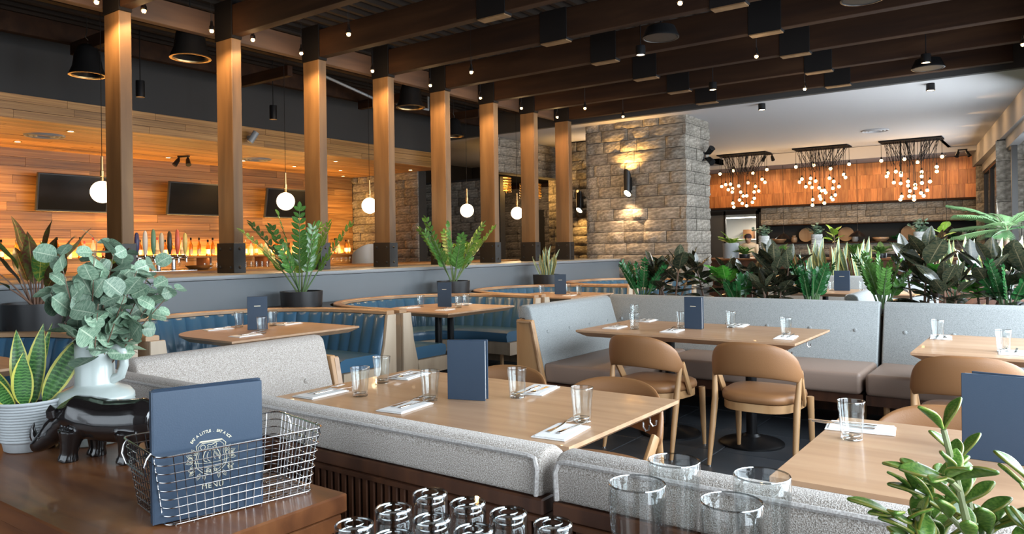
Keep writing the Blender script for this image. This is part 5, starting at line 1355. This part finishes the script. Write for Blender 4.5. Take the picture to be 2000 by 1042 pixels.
def bowl_pot(x, y, z, r, h, label, mat='potdark', soil=True, cat='pot', group=None, name='plant_pot'):
    t = thing(name, label, cat, (x, y, z), 0, group)
    MB().lathe([(0, 0), (r*.93, 0), (r*.96, .006), (r, h-.006), (r, h), (r-.012, h), (r-.014, h-.03), (0, h-.03)], 36).build('body', M[mat], t)
    MB().lathe([(0, h-.026), (r-.016, h-.028)], 24).build('soil', M['soil'], t)
    return t
def zz_plant(x, y, z, H, label, nf, mat, leafL=.085, spread=.55, seed=1, n=10, group=None, az=None):
    t = thing('zz_plant', label, 'plant', (x, y, z), 0, group); r = random.Random(seed)
    lm = leaf_mesh('leaf', leafL, leafL*.50, G[mat], 'oval', 2, 6, .22, .12)
    for k in range(nf):
        a = (2*PI*k/nf+r.uniform(-.3, .3)) if az is None else az[k % len(az)]+r.uniform(-.25, .25)
        el = PI/2-r.uniform(.08, spread); L = H*r.uniform(.75, 1.08)
        pts = curve3((.05*math.cos(a)*r.random(), .05*math.sin(a)*r.random(), -.01), sph(a, el), L, r.uniform(.1, .5), 7)
        fr = MB().tube(pts, [.009, .008, .007, .006, .005, .004, .003, .002], 6).build('frond', M['stem'], t)
        for j in range(n):
            tt = .34+.64*j/(n-1); p, d = at(pts, tt)
            sd = d.cross(Vector((0, 0, 1))); sd = sd.normalized() if sd.length > .05 else Vector((math.cos(a+1.57), math.sin(a+1.57), 0))
            sd = (Matrix.Rotation(k*1.3, 3, d) @ sd) if abs(d.z) > .8 else sd
            for s in (-1, 1):
                put_leaf(lm, fr, p, d*.95+sd*s, (1.12-.45*tt)*r.uniform(.85, 1.15), r.uniform(-.3, .3), upv=d.cross(sd) if s > 0 else d.cross(sd))
        put_leaf(lm, fr, pts[-1], at(pts, 1)[1], .7)
    return t
def rubber(x, y, z, H, label, nstem=2, seed=1, n=9, leafL=.25, spread=.35):
    n += 3; leafL *= 1.06
    t = thing('rubber_plant', label, 'plant', (x, y, z), 0, 'rubber plants behind the grey bench'); r = random.Random(seed)
    lm = [leaf_mesh('leaf', leafL, leafL*.56, G['rubber'], 'oval', 4, 8, f, b_, stalk=.03) for f, b_ in ((.14, .05), (.08, .16), (.22, .02))]
    for k in range(nstem):
        a0 = 2*PI*k/max(1, nstem)+r.uniform(0, 2); pts = curve3((.06*math.cos(a0), .06*math.sin(a0), -.02), sph(a0, PI/2-r.uniform(.05, spread)), H*r.uniform(.8, 1), .1, 5)
        st = MB().tube(pts, [.011, .010, .009, .008, .007, .005], 7).build('stem', M['stemw'], t)
        for j in range(n):
            tt = .12+.86*j/(n-1); p, d = at(pts, tt); a = j*2.4+k; el = -.2+1.2*tt+r.uniform(-.15, .15)
            put_leaf(lm[j % 3], st, p, sph(a, el), r.uniform(.75, 1.12)*(1 if tt < .9 else .85), r.uniform(-.4, .4))
        put_leaf(lm[2], st, pts[-1], sph(a0, 1.35), .75)
    return t
def sword_plant(x, y, z, H, label, n, mat, W=.06, rad=.09, seed=1, name='snake_plant', group=None, tilt=.22, nv=9):
    t = thing(name, label, 'plant', (x, y, z), 0, group); r = random.Random(seed)
    ms = [leaf_mesh('leaf', H*f, W*g, G[mat], 'sword', 4, nv, .35, b_, wave=w) for f, g, b_, w in ((1, 1, .05, .15), (.8, 1.1, .02, .1), (.9, .9, .12, .25))]
    for k in range(n):
        a = 2*PI*k/n*1.618*3; q = math.sqrt((k+.5)/n)*rad
        put_leaf(ms[k % 3], t, (q*math.cos(a), q*math.sin(a), -.01), sph(a+r.uniform(-.5, .5), PI/2-tilt*r.uniform(.3, 1.3)*(.4+q/rad)), r.uniform(.7, 1.1), r.uniform(-.8, .8), upv=(math.cos(a+.7), math.sin(a+.7), .2))
    return t
def fern(x, y, z, R_, label, n=14, seed=1, mat='fern', group='ferns on the kitchen counter'):
    t = thing('potted_fern', label, 'plant', (x, y, z), 0, group); r = random.Random(seed)
    for k in range(n):
        a = 2*PI*k/n+r.uniform(-.2, .2); pts = curve3((0, 0, 0), sph(a, r.uniform(.7, 1.35)), R_*r.uniform(.8, 1.1), 1.1, 7); b = MB(); uvl = b.bm.loops.layers.uv.new('UVMap')
        b.tube(pts, [.004]*7+[.002], 4, cap=False)
        for j in range(12):
            p, d = at(pts, .12+.86*j/11); sd = Vector((-math.sin(a), math.cos(a), 0)); w = R_*.24*math.sin(PI*(.15+.8*j/11))
            for s in (-1, 1):
                q = [p, p+sd*s*w*.5+d*w*.35, p+sd*s*w+d*w*.15, p+sd*s*w*.5-d*w*.15]
                f = b.bm.faces.new([b.bm.verts.new(v) for v in (q if s > 0 else q[::-1])])
        b.build('frond', G[mat], t)
    return t

# ---- eucalyptus in the jug vase
t = thing('eucalyptus', 'round-leaved grey-green eucalyptus bunch standing in the white jug vase', 'plant', (VX, VY, 1.045)); r = random.Random(4)
em = [leaf_mesh('leaf', .066*f, .066*f, G['euc'], 'round', 4, 7, f2, b_, stalk=.008) for f, f2, b_ in ((1.05, .12, .1), (.9, .05, .25), (1.2, .2, .05), (1.0, .0, -.12))]
for k in range(17):
    a = 2*PI*k/17*2.0+r.uniform(-.2, .2); sp = (.06+.62*((k*7 % 17)/16)); L = r.uniform(.26, .44)*(1-.30*sp)
    pts = curve3((.018*math.cos(a), .018*math.sin(a), -.06), sph(a, PI/2-sp*.74)+Vector((.13, -.17, 0)), L+.05, .15, 8)
    st = MB().tube(pts, [.0028, .0027, .0025, .0023, .002, .0018, .0015, .0012, .001], 5).build('stem', M['stemw'], t)
    n = 7
    for j in range(n):
        p, d = at(pts, .30+.68*j/(n-1))
        for s in (0, 1):
            if r.random() < .12: continue
            az = j*1.57+s*PI+r.uniform(-.6, .6)
            rad = Vector((p.x, p.y, .10+r.uniform(-.05, .1))); rad = rad.normalized()+Vector((r.uniform(-.6, .6), r.uniform(-.6, .6), r.uniform(-.4, .6)))
            put_leaf(em[r.randrange(4)], st, p, sph(az, r.uniform(-.5, .9))+d*.3, r.uniform(.65, 1.12)*(1.05-.3*j/n), 0, upv=rad)
# ---- snake plant in the ringed pot
t = thing('snake_plant', 'yellow-edged snake plant with seven broad blades in the off-white ringed pot', 'plant', (.945, 2.475, .9185)); r = random.Random(2)
for (a, tl, L, W, rl, q) in ((4.0, .10, .165, .066, .1, .030), (5.3, .10, .245, .068, -.1, .015), (5.9, .50, .255, .068, .3, .035), (2.6, .50, .150, .055, 0, .035), (1.6, .25, .23, .055, .4, .03), (.6, .28, .25, .056, -.5, .028), (3.2, .62, .165, .050, .2, .040)):
    me = leaf_mesh('leaf', L, W, G['snake'], 'long', 4, 10, .30, .04, wave=.05)
    put_leaf(me, t, (q*math.cos(a), q*math.sin(a), 0), sph(a, PI/2-tl), 1, rl, upv=(-.82, -.57, .1))
# ---- big dark-leaved plant at the left, tall zz plants and small snake plant on the corner shelves
bowl_pot(2.34, 5.98, .8155, .225, .20, 'wide dark pot of the croton on its corner shelf', group='dark pots on the corner shelves')
t = thing('croton_plant', 'dark red and green croton plant with long broad leaves', 'plant', (2.34, 5.98, .9925)); r = random.Random(6)
cm = [leaf_mesh('leaf', .36, .115, G[m_], 'long', 4, 10, .3, b_, wave=.12) for m_, b_ in (('croton', .12), ('crotong', .2), ('croton', .05))]
for k in range(17):
    a = k*2.4+.3; el = (1.42, 1.2, 1.0, .8, .55, .95)[k % 6]+r.uniform(-.1, .1); L = r.uniform(.14, .34)
    pts = curve3((.03*math.cos(a), .03*math.sin(a), 0), sph(a, min(1.5, el+.25)), L, .3, 4)
    st = MB().tube(pts, [.008, .007, .006, .005, .004], 6).build('petiole', M['stemw'], t)
    put_leaf(cm[k % 3], st, pts[-1], sph(a, el), r.uniform(.75, 1.15), r.uniform(-.7, .7))
bowl_pot(4.70, 5.98, .8155, .205, .155, 'wide dark pot of the zz plant between the first two booths', group='dark pots on the corner shelves')
zz_plant(4.70, 5.98, .9475, .84, 'tall zz plant with long leafy stems before the third post', 11, 'zz', .118, .58, 3)
bowl_pot(7.0, 5.98, .8155, .205, .155, 'wide dark pot of the zz plant beside the fifth post', group='dark pots on the corner shelves')
zz_plant(7.0, 5.98, .9475, .82, 'tall zz plant with an arching side stem before the fifth post', 10, 'zz', .115, .60, 8)
bowl_pot(9.1, 5.98, .8155, .205, .155, 'wide dark pot of the small snake plant before the seventh post', group='dark pots on the corner shelves')
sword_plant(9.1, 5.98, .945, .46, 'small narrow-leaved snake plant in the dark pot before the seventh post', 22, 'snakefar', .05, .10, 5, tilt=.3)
fern(9.9, 8.2, 1.25, .35, 'small leafy plant on the bar behind the sixth post', 16, 3, 'lime', None)
bowl_pot(9.9, 8.2, 1.1505, .10, .13, 'small dark pot on the bar behind the sixth post')
# ---- planter behind the grey bench
t = thing('planter_box', 'long dark planter box behind the grey tufted bench', 'planter')
MB().box(6.47, -.44, 0, 7.10, 3.42, .80).build('body', M['walnutdark'], t, smooth=False)
MB().box(6.49, -.42, .8005, 7.08, 3.40, .83, .01, 1).build('soil', M['soil'], t)
Z = .835
rubber(6.76, 2.98, Z, .40, 'dark rubber plant nearest the stone pillar, with upright oval leaves', 3, 2, 9, .23)
rubber(6.80, 2.62, Z, .36, 'dark rubber plant between the pillar-side one and the bright lobed plant', 2, 5, 9, .20)
rubber(6.76, 1.98, Z, .42, 'dark rubber plant with tall shining leaves behind the table for four', 3, 7, 9, .25)
rubber(6.74, .86, Z, .50, 'large dark rubber plant with one leaf standing tallest, past the bench seam', 3, 9, 10, .26)
rubber(6.78, .42, Z, .40, 'dark rubber plant behind the window table', 3, 13, 9, .25)
rubber(6.92, 3.22, Z, .30, 'low dark rubber plant at the pillar end, behind the zz plant', 3, 31, 7, .20)
rubber(6.94, 2.28, Z, .26, 'low dark rubber plant filling behind the bright lobed plant', 3, 33, 7, .20)
rubber(6.60, .66, Z, .24, 'low dark rubber plant just past the bench seam', 3, 35, 7, .21)
rubber(6.60, 1.98, Z, .20, 'low dark rubber plant at the foot of the tall shining one', 3, 37, 6, .20)
rubber(6.72, .08, Z, .36, 'dark rubber plant at the picture edge by the window', 2, 15, 8, .26)
zz_plant(6.70, 3.27, Z, .42, 'deep green zz plant at the pillar end of the planter', 12, 'zzd', .068, .55, 21, group='zz plants in the planter')
zz_plant(6.70, 1.68, Z, .40, 'deep green zz plant left of the gap in the planter', 14, 'zzd', .068, .552, 22, group='zz plants in the planter')
zz_plant(6.72, 1.12, Z, .46, 'deep green zz plant right of the gap in the planter', 13, 'zz', .072, .55, 23, group='zz plants in the planter')
zz_plant(6.66, .26, Z, .40, 'deep green zz plant at the window end of the planter', 12, 'zzd', .068, .55, 24, group='zz plants in the planter')
zz_plant(6.66, 2.30, Z, .28, 'low zz plant beneath the bright lobed plant', 8, 'zzd', .066, .6, 25, group='zz plants in the planter')
def philo(x, y, z, H, label, n, seed):
    t = thing('philodendron', label, 'plant', (x, y, z), 0, 'lobed plants in the planter'); r = random.Random(seed)
    lm = leaf_mesh('leaf', .24, .17, G['phil'], 'lobed', 4, 22, .2, .12)
    for k in range(n):
        a = k*2.4; pts = curve3((0, 0, -.02), sph(a, 1.5-.09*(k % 8)), H*r.uniform(.55, 1), .3, 4)
        st = MB().tube(pts, [.006, .005, .005, .004, .003], 6).build('petiole', M['stem'], t); put_leaf(lm, st, pts[-1], sph(a, .75-.1*(k % 4)), r.uniform(.7, 1.05), r.uniform(-.5, .5))
philo(6.74, 2.42, Z, .32, 'bright green lobed philodendron before the kitchen counter pot', 10, 3)
philo(6.80, .62, Z, .28, 'bright green lobed philodendron between the rubber plants by the window', 8, 5)
# ---- snake plants in the far planter
t = thing('planter_box', 'far planter box of snake plants behind the distant bench', 'planter')
MB().box(11.42, .12, 0, 12.0, 3.35, .78).build('body', M['walnutdark'], t, smooth=False)
MB().box(11.44, .14, .7805, 11.98, 3.33, .81, .01, 1).build('soil', M['soil'], t)
for k, (y, H_, l) in enumerate(((2.95, .62, 'pale-edged snake plant clump nearest the pillar, in the far planter'), (2.62, .68, 'pale-edged snake plant clump right behind the distant navy menu'), (2.28, .66, 'pale-edged snake plant clump left of the gap in the far planter'), (1.25, .66, 'pale-edged snake plant clump behind the tall rubber plant'), (.95, .62, 'pale-edged snake plant clump below the window-side fiddle leaf'), (.62, .64, 'pale-edged snake plant clump beside the palm'), (.32, .60, 'pale-edged snake plant clump at the window end of the far planter'))):
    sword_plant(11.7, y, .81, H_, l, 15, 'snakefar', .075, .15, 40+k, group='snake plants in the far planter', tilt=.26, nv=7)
# ---- pots and greenery on the kitchen counter
M['vasewhite'] = speck('textured_white_vase', [(.45, .45, .43), (.62, .62, .60)], 40, .7, .6, .01)
def tallvase(x, y, r, h, label):
    t = thing('textured_vase', label, 'vase', (x, y, 1.0805), 0, 'white textured vases on the kitchen counter')
    pf = [(0, 0), (r*.8, 0), (r*.9, .01)]
    for i in range(9): pf += [(r*(.96+.0*i), h*(.05+.1*i)), (r*1.05, h*(.10+.1*i))]
    pf += [(r, h), (r*.9, h), (r*.88, h*.85), (0, h*.85)]
    MB().lathe(pf, 20, flute=.05, flz=(h*.05, h*.97)).build('body', M['vasewhite'], t); return t
for y, lab, h in ((4.80, 'nearest the pass window', .46), (3.76, 'in the middle of the kitchen counter', .47), (1.95, 'nearest the window soffit', .48)):
    tallvase(15.5, y, .105, h, 'white textured vase '+lab)
    t = thing('eucalyptus', 'small eucalyptus bunch in the white textured vase '+lab, 'plant', (15.5, y, 1.0805+h*.9), 0, 'eucalyptus bunches on the kitchen counter'); r = random.Random(int(y*10))
    lm = leaf_mesh('leaf', .075, .065, G['euc'], 'round', 2, 5, .1, .1)
    for k in range(9):
        a = k*2.4; pts = curve3((0, 0, 0), sph(a, 1.45-.09*k), .26*r.uniform(.7, 1.2), .3, 4); st = MB().tube(pts, .004, 4).build('stem', M['stem'], t)
        for j in range(5):
            for s in (0, 1): put_leaf(lm, st, at(pts, .3+.17*j)[0], sph(j*1.6+s*PI, r.uniform(-.2, .8)), r.uniform(.7, 1.1), r.uniform(-.6, .6))
bowl_pot(15.5, 5.5, 1.0805, .17, .32, 'grey cylinder pot at the pillar end of the kitchen counter', 'potgrey')
fern(15.5, 5.5, 1.375, .36, 'lime green fern in the grey cylinder pot', 18, 9, 'lime')
def fiddle(x, y, z, label, seed, n=7, s=1):
    t = thing('fiddle_leaf_plant', label, 'plant', (x, y, z), 0, 'lime fiddle-leaf plants'); r = random.Random(seed)
    lm = leaf_mesh('leaf', .24*s, .17*s, G['lime'], 'oval', 4, 7, .2, .15, wave=.1, stalk=.02)
    pts = [Vector((0, 0, 0)), Vector((.01, 0, .15)), Vector((0, .01, .34))]; st = MB().tube(pts, .012, 6).build('stem', M['stemw'], t)
    for k in range(n): put_leaf(lm, st, at(pts, .4+.6*k/n)[0], sph(k*2.4, .25+.12*k), r.uniform(.8, 1.1), r.uniform(-.5, .5))
fiddle(15.45, 3.42, 1.265, 'lime fiddle-leaf plant right of the middle vase', 4)
bowl_pot(15.45, 3.42, 1.0805, .10, .20, 'brown pot of the fiddle-leaf plant right of the middle vase', 'rail')
fiddle(15.45, 1.58, 1.265, 'lime fiddle-leaf plant with a round top leaf near the window soffit', 6, 6, 1.15)
bowl_pot(15.45, 1.58, 1.0805, .10, .20, 'brown pot of the fiddle-leaf plant near the window soffit', 'rail')
for k, (y, l) in enumerate(((5.18, 'low fern on the kitchen counter beside the grey pot'), (4.45, 'low fern on the kitchen counter right of the first vase'), (3.05, 'low fern on the kitchen counter left of the gap between vases'), (2.60, 'low reddish-tipped fern on the kitchen counter midway to the third vase'), (2.25, 'low fern on the kitchen counter beside the third vase'))):
    fern(15.42, y, 1.14, .30, l, 16, 20+k); bowl_pot(15.42, y, 1.0805, .11, .085, 'shallow dark bowl under the '+l[4:].replace('fern on the kitchen counter', 'counter fern'))
for k, (y, l) in enumerate(((4.95, 'leafy bunch in the niche left of the second vase'), (3.3, 'leafy bunch in the niche under the third leaning board'), (2.8, 'leafy bunch in the niche left of the third vase'), (1.98, 'leafy bunch at the window end of the niche'))):
    fern(21.75, y, 1.44, .20, l, 14, 30+k, 'zzd' if k % 2 else 'fern', 'leafy bunches in the niche')
# ---- palm by the window pier
t = thing('potted_palm', 'feathery palm beside the window-side stone pier', 'plant', (12.6, .50, .0)); r = random.Random(8)
MB().lathe([(0, 0), (.20, 0), (.24, .40), (.22, .40), (.2, .36), (0, .36)], 24).build('pot', M['potdark'], t)
MB().tube([(0, 0, .3), (.02, .01, .9), (0, 0, 1.58)], [.05, .04, .03], 8).build('trunk', M['stemw'], t)
for k, (a, el, L) in enumerate(((1.7, 1.0, 1.15), (2.4, .75, 1.2), (3.1, .55, 1.1), (1.2, .45, 1.0), (3.9, .9, 1.1), (5.2, 1.0, 1.1), (.4, .9, 1.0), (2.0, .15, .95), (2.9, .1, .9), (4.6, .4, 1.0))):
    pts = curve3((0, 0, 1.52), sph(a, el), L*.72, 1.2, 9); b = MB(); b.bm.loops.layers.uv.new('UVMap'); b.tube(pts, [.012, .011, .010, .009, .008, .007, .006, .005, .004, .003], 5)
    sd = Vector((-math.sin(a), math.cos(a), 0))
    for j in range(26):
        p, d = at(pts, .12+.87*j/25); w = .30*math.sin(PI*(.12+.8*j/25))
        for s in (-1, 1):
            e = p+sd*s*w*.85+d*w*.65-Vector((0, 0, w*.25)); m_ = p.lerp(e, .45)+Vector((0, 0, .02)); q = d*.018
            b.bm.faces.new([b.bm.verts.new(v) for v in (p-q*.5, m_-q, e, m_+q)])
    b.build('frond', G['palm'], t)
# ---- jade plant in front
JX, JY = .958, .050
bowl_pot(JX, JY, .7975, .085, .13, 'small pot of the jade plant on the service shelf', 'potgrey')
t = thing('jade_plant', 'jade plant with thick glossy leaves on the service shelf in front', 'plant', (JX, JY, .905)); r = random.Random(5)
jm = [leaf_mesh('leaf', .046*f, .022*f, G['jade'], 'spoon', 3, 6, .25, b_, .0045) for f, b_ in ((1, .05), (1.15, .15), (.85, -.08))]
def twig(p, d, L, parent, r0, nodes, top=True):
    pts = curve3(p, d, L, .2, 6)
    st = MB().tube(pts, [r0*(1-.08*i) for i in range(7)], 7).build('branch', M['stemgrey'], parent)
    for j in range(nodes):
        q, dd = at(pts, .55+.42*j/max(1, nodes)); az = j*1.57+r.uniform(-.4, .4)
        for s in (0, 1): put_leaf(jm[r.randrange(3)], st, q, sph(az+s*PI, .25)+dd*.6, r.uniform(.75, 1.15), r.uniform(-.6, .6))
    for s in (0, 1): put_leaf(jm[1], st, pts[-1], at(pts, 1)[1]+sph(r.uniform(0, 3)+s*PI, 0)*.65, r.uniform(.75, 1))
    return pts
for (a, el, L) in ((2.3, 1.38, .27), (1.7, 1.22, .20), (2.1, 1.12, .165), (4.2, 1.35, .235), (5.5, 1.25, .21), (.6, 1.3, .22), (4.9, 1.0, .17)):
    pts = twig((0, 0, 0), sph(a, el), L, t, .0060, 3)
    for q in range(2):
        p_, d_ = at(pts, .55+.2*q); twig(p_, sph(a+(-1, 1)[q]*r.uniform(.5, 1.3), r.uniform(.5, 1.1)), r.uniform(.045, .065), t, .0036, 2)
